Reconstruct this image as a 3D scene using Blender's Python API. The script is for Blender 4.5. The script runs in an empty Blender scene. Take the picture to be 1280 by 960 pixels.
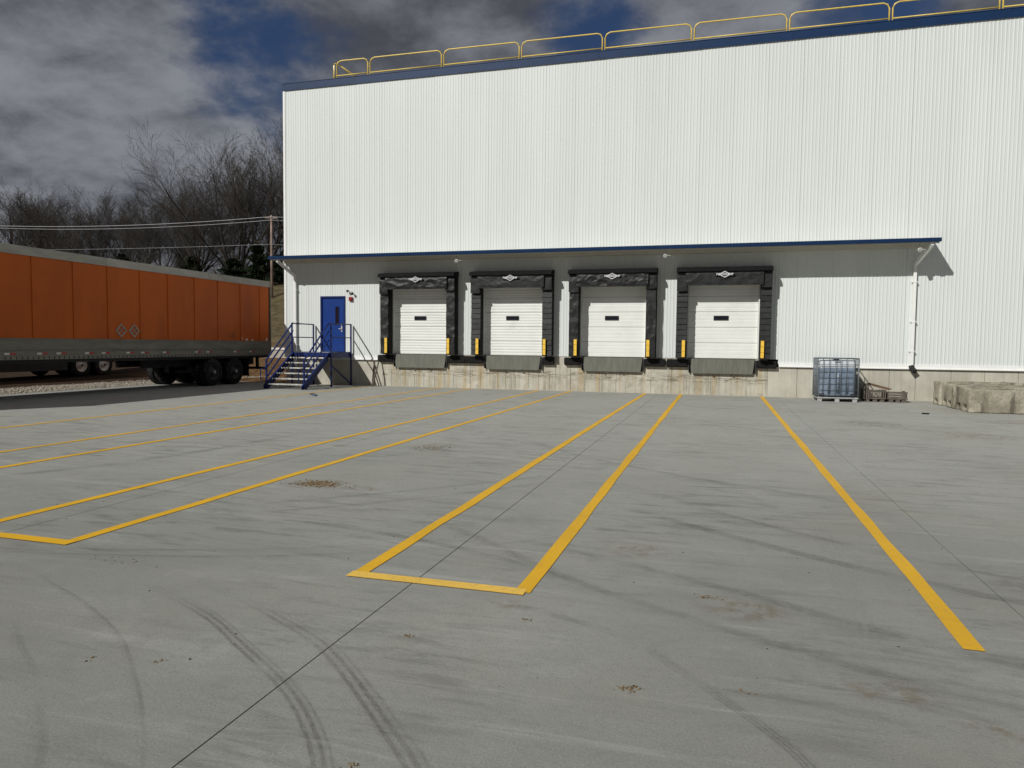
import bpy, bmesh, math, random
import numpy as np
from mathutils import Vector, Matrix, noise

scene = bpy.context.scene
col = scene.collection
R = math.radians

# ------------------------------------------------------------------ camera
cam = bpy.data.cameras.new("camera")
cam.lens = 897.0 / 1280.0 * 36.0
cam.sensor_width = 36.0
cam.clip_end = 4000.0
camo = bpy.data.objects.new("camera", cam)
col.objects.link(camo)
right = Vector((0.96081, 0.27703, 0.01016)).normalized()
fwd = Vector((-0.27648, 0.95944, -0.05490)).normalized()
up = right.cross(fwd).normalized()
right = fwd.cross(up).normalized()
CAM_M = Matrix(((right.x, up.x, -fwd.x, 0.0), (right.y, up.y, -fwd.y, -24.518),
                (right.z, up.z, -fwd.z, 1.6), (0, 0, 0, 1)))
camo.matrix_world = CAM_M
scene.camera = camo

# ------------------------------------------------------------------ light
SUN = Vector((0.69, 1.17, -1.0)).normalized()          # direction the light travels
sun = bpy.data.lights.new("sun", 'SUN')
sun.energy = 3.5
sun.angle = R(0.5)
sun.color = (1.0, 0.982, 0.935)
suno = bpy.data.objects.new("sun", sun)
suno.rotation_euler = SUN.to_track_quat('-Z', 'Y').to_euler()
suno.location = (-20, -40, 40)
col.objects.link(suno)

world = bpy.data.worlds.new("World")
scene.world = world
world.use_nodes = True
wt = world.node_tree
for n_ in list(wt.nodes):
    wt.nodes.remove(n_)


class NT:
    """small helper to write node graphs"""
    def __init__(self, tree):
        self.t = tree

    def n(self, typ, **kw):
        nd = self.t.nodes.new(typ)
        for k, v in kw.items():
            if k == 'i':
                for kk, vv in v.items():
                    s = nd.inputs[kk]
                    if isinstance(vv, bpy.types.NodeSocket):
                        self.t.links.new(vv, s)
                    else:
                        s.default_value = vv
            else:
                setattr(nd, k, v)
        return nd

    def math(self, op, a, b=0.0, clamp=False):
        m = self.n('ShaderNodeMath', operation=op, i={0: a, 1: b})
        m.use_clamp = clamp
        return m.outputs[0]

    def noise(self, vec, scale, detail=4.0, rough=0.55, dist=0.0):
        nd = self.n('ShaderNodeTexNoise', i={'Vector': vec, 'Scale': scale, 'Detail': detail,
                                             'Roughness': rough, 'Distortion': dist})
        return nd.outputs['Fac']

    def ramp(self, v, a, b, lo=0.0, hi=1.0, smooth=True):
        nd = self.n('ShaderNodeMapRange', i={'Value': v, 'From Min': a, 'From Max': b, 'To Min': lo, 'To Max': hi})
        if smooth:
            nd.interpolation_type = 'SMOOTHSTEP'
        return nd.outputs[0]

    def mix(self, f, a, b, mode='MIX'):
        nd = self.n('ShaderNodeMix', data_type='RGBA', blend_type=mode)
        for s, v in ((nd.inputs[0], f), (nd.inputs[6], a), (nd.inputs[7], b)):
            if isinstance(v, bpy.types.NodeSocket):
                self.t.links.new(v, s)
            elif isinstance(v, (int, float)):
                s.default_value = v
            else:
                s.default_value = (v[0], v[1], v[2], 1.0)
        return nd.outputs[2]

    def mapping(self, vec, scale=(1, 1, 1), loc=(0, 0, 0), rot=(0, 0, 0)):
        nd = self.n('ShaderNodeMapping', i={'Vector': vec, 'Scale': scale, 'Location': loc, 'Rotation': rot})
        return nd.outputs[0]


w = NT(wt)
geo = w.n('ShaderNodeTexCoord').outputs['Generated']
sky = w.n('ShaderNodeTexSky')
sky.sky_type = 'NISHITA'
sky.sun_disc = False
sky.sun_elevation = math.asin(-SUN.z)
sky.sun_rotation = math.atan2(-SUN.x, -SUN.y) % (2 * math.pi)
sky.air_density = 1.0
sky.dust_density = 0.3
sky.ozone_density = 2.5
sep = w.n('ShaderNodeSeparateXYZ', i={0: geo})
zc = w.math('ADD', w.math('MAXIMUM', sep.outputs[2], 0.0), 0.30)
plane = w.n('ShaderNodeCombineXYZ', i={0: w.math('DIVIDE', sep.outputs[0], zc),
                                       1: w.math('DIVIDE', sep.outputs[1], zc), 2: 0.0}).outputs[0]
n1 = w.noise(plane, 2.4, 8.0, 0.56, 0.0)
n2 = w.noise(w.mapping(plane, loc=(3.1, 7.7, 0)), 1.35, 7.0, 0.50, 0.1)
n3 = w.noise(w.mapping(plane, loc=(9.3, 1.2, 2.0)), 6.5, 7.0, 0.62, 0.15)
# breaks in the cloud deck
gap = None
for d, rad in (((-0.530, 0.777, 0.352), 0.10), ((-0.515, 0.797, 0.312), 0.075), ((-0.552, 0.738, 0.390), 0.075),
               ((-0.161, 0.901, 0.403), 0.065), ((0.107, 0.919, 0.381), 0.06), 
               ((0.18, 0.9, 0.39), 0.06)):
    dv = Vector(d).normalized()
    dot = w.n('ShaderNodeVectorMath', operation='DOT_PRODUCT', i={0: geo, 1: (dv.x, dv.y, dv.z)}).outputs['Value']
    g = w.ramp(dot, math.cos(rad * 1.5), 1.0, smooth=False)
    gap = g if gap is None else w.math('MAXIMUM', gap, g)
n1 = w.math('ADD', w.math('MULTIPLY', n1, 1.9), -0.45)
thin = w.math('SUBTRACT', w.math('ADD', n1, w.math('MULTIPLY', n3, 0.75)), w.math('MULTIPLY', gap, 0.62))
cover = w.ramp(thin, 0.05, 0.62)
bright = w.math('ADD', w.math('MULTIPLY', n2, 0.62), w.math('MULTIPLY', n3, 0.38))
bright = w.ramp(bright, 0.37, 0.62)
cloud = w.mix(bright, (0.060, 0.065, 0.079), (0.215, 0.226, 0.252))
skyc = w.mix(1.0, sky.outputs[0], (0.028, 0.028, 0.028), 'MULTIPLY')
skyc = w.mix(0.5, skyc, (0.014, 0.040, 0.130))
full = w.mix(cover, skyc, cloud)
# the background strength carries the sky's physical scale
inv = w.mix(1.0, full, (10.0, 10.0, 10.0), 'MULTIPLY')
bg = w.n('ShaderNodeBackground', i={'Color': inv, 'Strength': 0.1})
wo = w.n('ShaderNodeOutputWorld')
wt.links.new(bg.outputs[0], wo.inputs[0])

scene.view_settings.view_transform = 'Standard'
scene.view_settings.look = 'None'
scene.view_settings.exposure = 0.11
scene.view_settings.gamma = 1.0
scene.view_settings.use_curve_mapping = False
scene.cycles.max_bounces = 6


# ------------------------------------------------------------------ helpers
def tag(o, label=None, cat=None, group=None, kind=None):
    if label:
        o['label'] = label
    if cat:
        o['category'] = cat
    if group:
        o['group'] = group
    if kind:
        o['kind'] = kind
    return o


def empty(name, loc=(0, 0, 0), label=None, cat=None, group=None, kind=None):
    o = bpy.data.objects.new(name, None)
    o.location = loc
    o.empty_display_size = 0.2
    col.objects.link(o)
    return tag(o, label, cat, group, kind)


def place(name, me, parent=None, loc=(0, 0, 0), rot=(0, 0, 0), world_coords=True):
    """an object for mesh data; with world_coords the mesh is given in world space"""
    o = bpy.data.objects.new(name, me)
    col.objects.link(o)
    if parent:
        o.parent = parent
        if world_coords:
            p = Vector((0, 0, 0))
            q = parent
            while q:
                p += q.location
                q = q.parent
            o.location = Vector(loc) - p
        else:
            o.location = loc
    else:
        o.location = loc
    o.rotation_euler = rot
    return o


class MB:
    def __init__(self):
        self.v = []
        self.f = []

    def box(self, x0, x1, y0, y1, z0, z1):
        b = len(self.v)
        self.v += [(x0, y0, z0), (x1, y0, z0), (x1, y1, z0), (x0, y1, z0),
                   (x0, y0, z1), (x1, y0, z1), (x1, y1, z1), (x0, y1, z1)]
        self.f += [[b + i for i in q] for q in ((0, 3, 2, 1), (4, 5, 6, 7), (0, 1, 5, 4), (1, 2, 6, 5), (2, 3, 7, 6), (3, 0, 4, 7))]
        return self

    def bar(self, p, q, wd, ht, upv=(0, 0, 1)):
        """rectangular bar from p to q"""
        p, q = Vector(p), Vector(q)
        d = (q - p).normalized()
        u = Vector(upv)
        if abs(d.dot(u)) > 0.98:
            u = Vector((0, 1, 0))
        s = d.cross(u).normalized() * wd / 2
        t = s.cross(d).normalized() * ht / 2
        b = len(self.v)
        for e in (p, q):
            self.v += [tuple(e - s - t), tuple(e + s - t), tuple(e + s + t), tuple(e - s + t)]
        self.f += [[b + i for i in q4] for q4 in ((0, 1, 2, 3), (7, 6, 5, 4), (0, 4, 5, 1), (1, 5, 6, 2), (2, 6, 7, 3), (3, 7, 4, 0))]
        return self

    def tube(self, pts, r, n=6, caps=True):
        pts = [Vector(p) for p in pts]
        rings = []
        for i, p in enumerate(pts):
            a = pts[max(i - 1, 0)]
            c = pts[min(i + 1, len(pts) - 1)]
            d = (c - a).normalized()
            u = Vector((0, 0, 1)) if abs(d.z) < 0.95 else Vector((0, 1, 0))
            s = d.cross(u).normalized()
            t = s.cross(d).normalized()
            rr = r[i] if isinstance(r, (list, tuple)) else r
            b = len(self.v)
            for k in range(n):
                a_ = 2 * math.pi * k / n
                self.v.append(tuple(p + (s * math.cos(a_) + t * math.sin(a_)) * rr))
            rings.append(b)
        for i in range(len(rings) - 1):
            a, b = rings[i], rings[i + 1]
            for k in range(n):
                k2 = (k + 1) % n
                self.f.append([a + k, a + k2, b + k2, b + k])
        if caps:
            self.f.append([rings[0] + k for k in range(n)][::-1])
            self.f.append([rings[-1] + k for k in range(n)])
        return self

    def cyl(self, c, axis, r, length, n=16, r2=None):
        c = Vector(c)
        a = Vector(axis).normalized()
        self.tube([c - a * length / 2, c + a * length / 2], [r, r2 if r2 is not None else r], n)
        return self

    def poly(self, pts, extr):
        """flat polygon extruded by vector"""
        b = len(self.v)
        n = len(pts)
        e = Vector(extr)
        self.v += [tuple(p) for p in pts] + [tuple(Vector(p) + e) for p in pts]
        self.f.append(list(range(b, b + n)))
        self.f.append(list(range(b + 2 * n - 1, b + n - 1, -1)))
        for i in range(n):
            j = (i + 1) % n
            self.f.append([b + i, b + n + i, b + n + j, b + j])
        return self

    def lathe(self, c, axis, prof, n=20):
        """profile (radius, along) turned about axis"""
        c = Vector(c)
        a = Vector(axis).normalized()
        u = Vector((0, 0, 1)) if abs(a.z) < 0.9 else Vector((1, 0, 0))
        s = a.cross(u).normalized()
        t = a.cross(s).normalized()
        b = len(self.v)
        for r_, h_ in prof:
            for k in range(n):
                an = 2 * math.pi * k / n
                self.v.append(tuple(c + a * h_ + (s * math.cos(an) + t * math.sin(an)) * r_))
        for i in range(len(prof) - 1):
            for k in range(n):
                k2 = (k + 1) % n
                self.f.append([b + i * n + k, b + i * n + k2, b + (i + 1) * n + k2, b + (i + 1) * n + k])
        return self

    def mesh(self, name, mat=None, smooth=False, recalc=True):
        me = bpy.data.meshes.new(name)
        me.from_pydata(self.v, [], self.f)
        if recalc:
            bm = bmesh.new()
            bm.from_mesh(me)
            bmesh.ops.recalc_face_normals(bm, faces=bm.faces)
            bm.to_mesh(me)
            bm.free()
        if smooth:
            me.polygons.foreach_set('use_smooth', [True] * len(me.polygons))
        if mat:
            me.materials.append(mat)
        me.update()
        return me

    def build(self, name, mat, parent=None, smooth=False, recalc=True):
        return place(name, self.mesh(name, mat, smooth, recalc), parent)


def fast_mesh(name, V, F, mat=None):
    """mesh from numpy arrays, all faces with the same vertex count"""
    V = np.asarray(V, dtype=np.float32)
    F = np.asarray(F, dtype=np.int32)
    me = bpy.data.meshes.new(name)
    me.vertices.add(len(V))
    me.vertices.foreach_set('co', V.ravel())
    k = F.shape[1]
    me.loops.add(F.size)
    me.loops.foreach_set('vertex_index', F.ravel())
    me.polygons.add(len(F))
    me.polygons.foreach_set('loop_start', np.arange(0, F.size, k, dtype=np.int32))
    me.polygons.foreach_set('loop_total', np.full(len(F), k, dtype=np.int32))
    me.update(calc_edges=True)
    if mat:
        me.materials.append(mat)
    return me


# ------------------------------------------------------------------ materials
def new_mat(name):
    m = bpy.data.materials.new(name)
    m.use_nodes = True
    t = NT(m.node_tree)
    b = m.node_tree.nodes['Principled BSDF']
    return m, t, b


def put(t, sock, v):
    if isinstance(v, bpy.types.NodeSocket):
        t.t.links.new(v, sock)
    else:
        sock.default_value = v


def simple(name, c, rough=0.6, metal=0.0, var=0.12, scale=3.0, bump=0.0, bscale=40.0, spec=0.5, stretch=(1, 1, 1), dirt=None, dirt_amt=0.0):
    m, t, b = new_mat(name)
    pos = t.n('ShaderNodeNewGeometry').outputs['Position']
    p = t.mapping(pos, scale=stretch)
    f = t.noise(p, scale, 5.0, 0.6)
    lo = [x * (1 - var) for x in c]
    hi = [min(1, x * (1 + var)) for x in c]
    cc = t.mix(t.ramp(f, 0.3, 0.7), lo, hi)
    if dirt:
        f2 = t.noise(t.mapping(p, loc=(5, 3, 1)), scale * 0.7, 7.0, 0.65)
        cc = t.mix(t.math('MULTIPLY', t.ramp(f2, 0.5, 0.72), dirt_amt), cc, dirt)
    put(t, b.inputs['Base Color'], cc)
    b.inputs['Roughness'].default_value = rough
    b.inputs['Metallic'].default_value = metal
    b.inputs['Specular IOR Level'].default_value = spec
    if bump:
        bn = t.n('ShaderNodeBump', i={'Height': t.noise(p, bscale, 4.0), 'Strength': bump, 'Distance': 0.02})
        t.t.links.new(bn.outputs[0], b.inputs['Normal'])
    return m


M = {}
M['white_metal'] = simple('white wall paint', (0.650, 0.682, 0.662), 0.45, var=0.025, scale=0.6, stretch=(1.5, 1, 0.25), spec=0.35, dirt=(0.575, 0.60, 0.575), dirt_amt=0.35)
M['white_trim'] = simple('white trim paint', (0.80, 0.80, 0.78), 0.4, var=0.03)
M['soffit'] = simple('soffit metal', (0.55, 0.53, 0.47), 0.5, var=0.04)
M['blue_trim'] = simple('dark blue trim', (0.008, 0.030, 0.088), 0.45, var=0.08, scale=2, spec=0.2)
M['blue_paint'] = simple('blue steel paint', (0.008, 0.019, 0.105), 0.45, var=0.15, scale=6, spec=0.25)
M['door_blue'] = simple('blue door paint', (0.005, 0.034, 0.190), 0.4, var=0.06, scale=2, spec=0.3)
M['door_frame_blue'] = simple('deep blue frame paint', (0.005, 0.016, 0.095), 0.4, var=0.06, spec=0.3)
M['yellow_paint'] = simple('yellow rail paint', (0.76, 0.56, 0.12), 0.4, var=0.08, scale=8)
M['guide_yellow'] = simple('yellow guide plastic', (0.80, 0.50, 0.055), 0.5, var=0.08, scale=10)
M['fabric'] = simple('black dock fabric', (0.017, 0.0175, 0.018), 0.5, var=0.35, scale=5, bump=0.3, bscale=14, spec=0.32)
M['foam_black'] = simple('black vinyl', (0.008, 0.008, 0.009), 0.65, var=0.2, spec=0.15)
M['rubber'] = simple('black rubber', (0.009, 0.009, 0.009), 0.8, var=0.3, scale=9, bump=0.3, bscale=30, spec=0.2)
M['tyre'] = simple('tyre rubber', (0.013, 0.013, 0.014), 0.85, var=0.3, scale=8, dirt=(0.13, 0.118, 0.095), dirt_amt=0.55, spec=0.2)
M['lip'] = simple('grey green steel', (0.118, 0.120, 0.095), 0.6, var=0.16, scale=4, stretch=(3, 1, 0.5), bump=0.15, bscale=12)
M['galv'] = simple('galvanised steel', (0.44, 0.44, 0.43), 0.5, 0.35, var=0.15, scale=12)
M['grating'] = simple('weathered grating', (0.46, 0.45, 0.42), 0.6, 0.1, var=0.45, scale=9, dirt=(0.07, 0.055, 0.04), dirt_amt=0.6)
M['dark_steel'] = simple('dark steel', (0.015, 0.015, 0.016), 0.7, var=0.3)
M['glass_dark'] = simple('dark window glass', (0.010, 0.011, 0.016), 0.08, var=0.1, spec=0.6)
M['white_panel'] = simple('white door panel', (0.74, 0.75, 0.715), 0.5, var=0.03, scale=1.5, spec=0.3, dirt=(0.52, 0.51, 0.46), dirt_amt=0.4)
M['print_white'] = simple('white print', (0.62, 0.62, 0.64), 0.6, var=0.05)
M['red'] = simple('alarm red plastic', (0.25, 0.016, 0.014), 0.35, var=0.1)
M['grey_plastic'] = simple('grey plastic', (0.33, 0.33, 0.31), 0.5, var=0.08)
M['orange'] = simple('orange trailer skin', (0.50, 0.100, 0.008), 0.5, var=0.09, scale=1.3, stretch=(1, 1, 0.4), spec=0.2, dirt=(0.32, 0.072, 0.014), dirt_amt=0.55, bump=0.12, bscale=3.0)
M['alu'] = simple('dull aluminium rail', (0.20, 0.188, 0.152), 0.65, 0.15, var=0.16, scale=2.0, stretch=(1, 0.6, 3), dirt=(0.12, 0.11, 0.09), dirt_amt=0.6)
M['alu_light'] = simple('light aluminium rail', (0.37, 0.355, 0.315), 0.5, 0.2, var=0.12, scale=2.0, stretch=(1, 0.8, 3))
M['alu_top'] = simple('weathered top rail', (0.33, 0.318, 0.28), 0.55, 0.2, var=0.14, scale=2.0, stretch=(1, 0.8, 3))
M['placard'] = simple('placard metal', (0.33, 0.30, 0.27), 0.5, 0.2, var=0.1)
M['refl_red'] = simple('red reflective tape', (0.40, 0.02, 0.02), 0.35, var=0.1)
M['refl_white'] = simple('white reflective tape', (0.66, 0.64, 0.60), 0.35, var=0.1)
M['rim'] = simple('steel rim', (0.045, 0.043, 0.040), 0.6, 0.2, var=0.3)
M['rim_white'] = simple('white rim', (0.62, 0.60, 0.56), 0.5, var=0.12)
M['van_grey'] = simple('grey van body', (0.42, 0.42, 0.40), 0.45, var=0.08)
M['bark'] = simple('grey brown bark', (0.052, 0.046, 0.041), 0.9, var=0.35, scale=4, spec=0.1)
M['bark2'] = simple('dark bark', (0.045, 0.040, 0.036), 0.9, var=0.35, scale=4, spec=0.1)
M['twig'] = simple('brown twigs', (0.072, 0.062, 0.054), 0.9, var=0.30, scale=2, spec=0.1)
M['twig2'] = simple('grey twigs', (0.060, 0.055, 0.051), 0.9, var=0.30, scale=2, spec=0.1)
M['brush'] = simple('brown brush', (0.048, 0.039, 0.030), 0.9, var=0.4, scale=1, spec=0.1)
M['needles'] = simple('evergreen foliage', (0.022, 0.034, 0.017), 0.8, var=0.4, scale=3, spec=0.15)
M['wood_old'] = simple('weathered timber', (0.125, 0.106, 0.090), 0.85, var=0.30, scale=9, stretch=(1, 1, 3), spec=0.1)
M['wood_brown'] = simple('brown timber', (0.15, 0.100, 0.064), 0.85, var=0.30, scale=9, spec=0.1)
M['pole_wood'] = simple('pole wood', (0.27, 0.19, 0.15), 0.85, var=0.3, scale=2)
M['wire'] = simple('pale cable', (0.36, 0.36, 0.38), 0.5, var=0.1)
M['hose'] = simple('grey hose', (0.30, 0.30, 0.29), 0.5, var=0.1)
M['rust'] = simple('rusty iron', (0.07, 0.038, 0.026), 0.85, var=0.4, scale=12)
M['tank_clear'] = simple('milky tank plastic', (0.60, 0.63, 0.66), 0.3, var=0.06, scale=3)
M['tank_full'] = simple('filled tank plastic', (0.165, 0.21, 0.27), 0.25, var=0.25, scale=2.2, stretch=(1.4, 1, 0.5))
M['cage'] = simple('tote cage steel', (0.13, 0.15, 0.17), 0.5, 0.3, var=0.1)
M['rag'] = simple('blue litter', (0.03, 0.06, 0.13), 0.8, var=0.3)
M['crumb'] = simple('brown soil crumbs', (0.19, 0.135, 0.072), 0.95, var=0.4, scale=30, spec=0.05)
M['grit'] = simple('dark grit', (0.055, 0.050, 0.045), 0.95, var=0.5, scale=5, spec=0.05)
M['gravel'] = simple('pale gravel', (0.34, 0.31, 0.26), 0.95, var=0.3, scale=8, spec=0.1)
M['sealant'] = simple('pale joint sealant', (0.42, 0.40, 0.34), 0.8, var=0.15, scale=6)
M['cap_stone'] = simple('pale concrete cap', (0.62, 0.60, 0.55), 0.85, var=0.06)
M['wall_stone'] = simple('beige concrete', (0.36, 0.33, 0.27), 0.9, var=0.1)
M['roof_grey'] = simple('grey roof', (0.4, 0.4, 0.4), 0.8, var=0.1)
M['dark_gap'] = simple('dark joint base', (0.03, 0.03, 0.028), 0.95, var=0.2)


def concrete_yard_mat():
    m, t, b = new_mat('yard concrete')
    pos = t.n('ShaderNodeNewGeometry').outputs['Position']
    sepp = t.n('ShaderNodeSeparateXYZ', i={0: pos})
    big = t.noise(pos, 0.28, 5.0, 0.6, 0.3)
    mid = t.noise(t.mapping(pos, scale=(0.55, 1.2, 1), rot=(0, 0, R(-8))), 1.3, 7.0, 0.66, 0.4)
    fine = t.noise(pos, 22.0, 6.0, 0.7)
    c = t.mix(t.ramp(big, 0.3, 0.7), (0.225, 0.228, 0.206), (0.262, 0.265, 0.240))
    # paler towards the docks: the sun's backscatter painted in, plus some pale dust
    glare_dust = t.math('ADD', sepp.outputs[1], t.math('MULTIPLY', t.math('SUBTRACT', big, 0.5), 9.0))
    c = t.mix(t.math('MULTIPLY', t.ramp(glare_dust, -23.0, -11.0), 0.82), c, (0.366, 0.368, 0.334))
    c = t.mix(t.math('MULTIPLY', t.ramp(mid, 0.52, 0.76), 0.60), c, (0.37, 0.37, 0.345))
    c = t.mix(t.math('MULTIPLY', t.ramp(mid, 0.47, 0.26), 0.55), c, (0.205, 0.207, 0.190))
    blot = t.noise(t.mapping(pos, loc=(4, 9, 0)), 3.4, 7.0, 0.68, 0.6)
    c = t.mix(t.math('MULTIPLY', t.ramp(blot, 0.50, 0.70), 0.38), c, (0.205, 0.206, 0.192))
    c = t.mix(t.math('MULTIPLY', t.ramp(blot, 0.42, 0.28), 0.30), c, (0.36, 0.36, 0.335))
    c = t.mix(t.math('MULTIPLY', t.ramp(fine, 0.45, 0.72), 0.40), c, (0.19, 0.19, 0.176))
    grain = t.noise(pos, 95.0, 4.0, 0.75)
    c = t.mix(t.math('MULTIPLY', t.ramp(grain, 0.50, 0.68), 0.62), c, (0.165, 0.165, 0.152))
    c = t.mix(t.math('MULTIPLY', t.ramp(grain, 0.47, 0.32), 0.42), c, (0.40, 0.40, 0.375))
    # broom marks and dragged rubber: smudges drawn out across the lanes
    sx = t.mapping(pos, scale=(0.50, 2.6, 1), rot=(0, 0, R(24)))
    smear = t.noise(sx, 2.6, 9.0, 0.72, 0.5)
    where = t.noise(t.mapping(pos, loc=(2.0, -1.0, 0)), 0.42, 3.0, 0.5)
    sm = t.math('MULTIPLY', t.ramp(smear, 0.48, 0.66), t.ramp(where, 0.40, 0.58))
    c = t.mix(t.math('MULTIPLY', sm, 0.60), c, (0.125, 0.125, 0.115))
    sx2 = t.mapping(pos, scale=(0.35, 3.6, 1), rot=(0, 0, R(4)))
    smear2 = t.noise(sx2, 1.7, 9.0, 0.72, 0.4)
    c = t.mix(t.math('MULTIPLY', t.ramp(smear2, 0.52, 0.72), 0.30), c, (0.155, 0.155, 0.143))
    smear3 = t.noise(t.mapping(sx2, loc=(7, 3, 0)), 1.3, 8.0, 0.68, 0.4)
    c = t.mix(t.math('MULTIPLY', t.ramp(smear3, 0.54, 0.72), 0.50), c, (0.40, 0.40, 0.375))
    # tan soil film, stronger towards the right of the yard
    tan = t.noise(t.mapping(pos, loc=(11, 4, 0)), 0.5, 6.0, 0.65, 0.4)
    tf = t.math('MULTIPLY', t.ramp(tan, 0.50, 0.72), t.ramp(sepp.outputs[0], -2.0, 4.5, 0.18, 0.55))
    c = t.mix(tf, c, (0.285, 0.255, 0.200))
    # small dark pits
    vor = t.n('ShaderNodeTexVoronoi', i={'Vector': pos, 'Scale': 4.5})
    pit = t.math('MULTIPLY', t.ramp(vor.outputs['Distance'], 0.035, 0.015), 0.55)
    c = t.mix(pit, c, (0.06, 0.055, 0.045))
    put(t, b.inputs['Base Color'], c)
    b.inputs['Roughness'].default_value = 0.78
    b.inputs['Specular IOR Level'].default_value = 0.25
    vor2 = t.n('ShaderNodeTexVoronoi', i={'Vector': pos, 'Scale': 13.0})
    c = t.mix(t.math('MULTIPLY', t.ramp(vor2.outputs['Distance'], 0.055, 0.03), 0.5), c, (0.075, 0.07, 0.06))
    put(t, b.inputs['Base Color'], c)
    bn = t.n('ShaderNodeBump', i={'Height': t.noise(pos, 60.0, 5.0, 0.7), 'Strength': 0.35, 'Distance': 0.008})
    t.t.links.new(bn.outputs[0], b.inputs['Normal'])
    return m


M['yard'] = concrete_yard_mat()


def foundation_mat(name, stain):
    m, t, b = new_mat(name)
    pos = t.n('ShaderNodeNewGeometry').outputs['Position']
    base = t.noise(pos, 1.1, 6.0, 0.6)
    c = t.mix(t.ramp(base, 0.3, 0.7), (0.40, 0.378, 0.315), (0.52, 0.495, 0.42))
    vs = t.noise(t.mapping(pos, scale=(6.5, 1, 0.45)), 1.6, 6.0, 0.65, 0.2)
    c = t.mix(t.math('MULTIPLY', t.ramp(vs, 0.50, 0.70), 0.35 if stain else 0.22), c, (0.60, 0.58, 0.51))
    vs2 = t.noise(t.mapping(pos, scale=(9.0, 1, 0.35), loc=(4, 0, 2)), 1.2, 6.0, 0.65, 0.2)
    c = t.mix(t.math('MULTIPLY', t.ramp(vs2, 0.50, 0.66), 0.70 if stain else 0.22), c, (0.235, 0.21, 0.16))
    if stain:
        rs = t.noise(t.mapping(pos, scale=(3.6, 1, 0.30), loc=(9, 0, 1)), 1.0, 5.0, 0.6, 0.3)
        c = t.mix(t.math('MULTIPLY', t.ramp(rs, 0.47, 0.67), 0.66), c, (0.40, 0.300, 0.150))
        bl = t.noise(t.mapping(pos, scale=(1.5, 1, 1.0), loc=(2, 0, 8)), 2.6, 7.0, 0.7, 0.5)
        c = t.mix(t.math('MULTIPLY', t.ramp(bl, 0.48, 0.66), 0.55), c, (0.27, 0.245, 0.19))
        hl = t.noise(t.mapping(pos, scale=(1.6, 1, 14.0), loc=(1, 0, 5)), 1.0, 7.0, 0.72, 1.2)
        sepp = t.n('ShaderNodeSeparateXYZ', i={0: pos})
        band = t.math('MULTIPLY', t.ramp(sepp.outputs[2], 0.36, 0.46), t.ramp(sepp.outputs[2], 0.74, 0.60))
        c = t.mix(t.math('MULTIPLY', t.math('MULTIPLY', t.ramp(hl, 0.47, 0.60), band), 0.85), c, (0.17, 0.14, 0.10))
    sp = t.noise(pos, 26.0, 4.0, 0.6)
    c = t.mix(t.math('MULTIPLY', t.ramp(sp, 0.58, 0.75), 0.30), c, (0.24, 0.22, 0.18))
    put(t, b.inputs['Base Color'], c)
    b.inputs['Roughness'].default_value = 0.88
    b.inputs['Specular IOR Level'].default_value = 0.2
    bn = t.n('ShaderNodeBump', i={'Height': t.noise(pos, 30.0, 6.0, 0.7), 'Strength': 0.3, 'Distance': 0.01})
    t.t.links.new(bn.outputs[0], b.inputs['Normal'])
    return m


M['found_stain'] = foundation_mat('stained dock concrete', True)
M['found'] = foundation_mat('foundation concrete', False)


def block_mat():
    m, t, b = new_mat('weathered block concrete')
    pos = t.n('ShaderNodeNewGeometry').outputs['Position']
    base = t.noise(pos, 2.4, 7.0, 0.65)
    c = t.mix(t.ramp(base, 0.32, 0.68), (0.27, 0.246, 0.190), (0.44, 0.405, 0.32))
    vs = t.noise(t.mapping(pos, scale=(2.4, 2.0, 0.55), loc=(0.9, 0, 0)), 1.5, 8.0, 0.66, 0.35)
    c = t.mix(t.math('MULTIPLY', t.ramp(vs, 0.50, 0.66), 0.85), c, (0.10, 0.092, 0.070))
    sp = t.noise(pos, 24.0, 5.0, 0.65)
    c = t.mix(t.math('MULTIPLY', t.ramp(sp, 0.48, 0.68), 0.6), c, (0.16, 0.14, 0.10))
    nz = t.n('ShaderNodeSeparateXYZ', i={0: t.n('ShaderNodeNewGeometry').outputs['Normal']}).outputs[2]
    moss = t.noise(t.mapping(pos, loc=(3, 3, 0)), 4.0, 6.0, 0.65)
    c = t.mix(t.math('MULTIPLY', t.math('MULTIPLY', t.ramp(nz, 0.4, 0.8), t.ramp(moss, 0.44, 0.62)), 0.75), c, (0.135, 0.118, 0.085))
    put(t, b.inputs['Base Color'], c)
    b.inputs['Roughness'].default_value = 0.92
    b.inputs['Specular IOR Level'].default_value = 0.15
    bn = t.n('ShaderNodeBump', i={'Height': t.noise(pos, 18.0, 7.0, 0.75), 'Strength': 0.8, 'Distance': 0.025})
    t.t.links.new(bn.outputs[0], b.inputs['Normal'])
    return m


M['block'] = block_mat()


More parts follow.
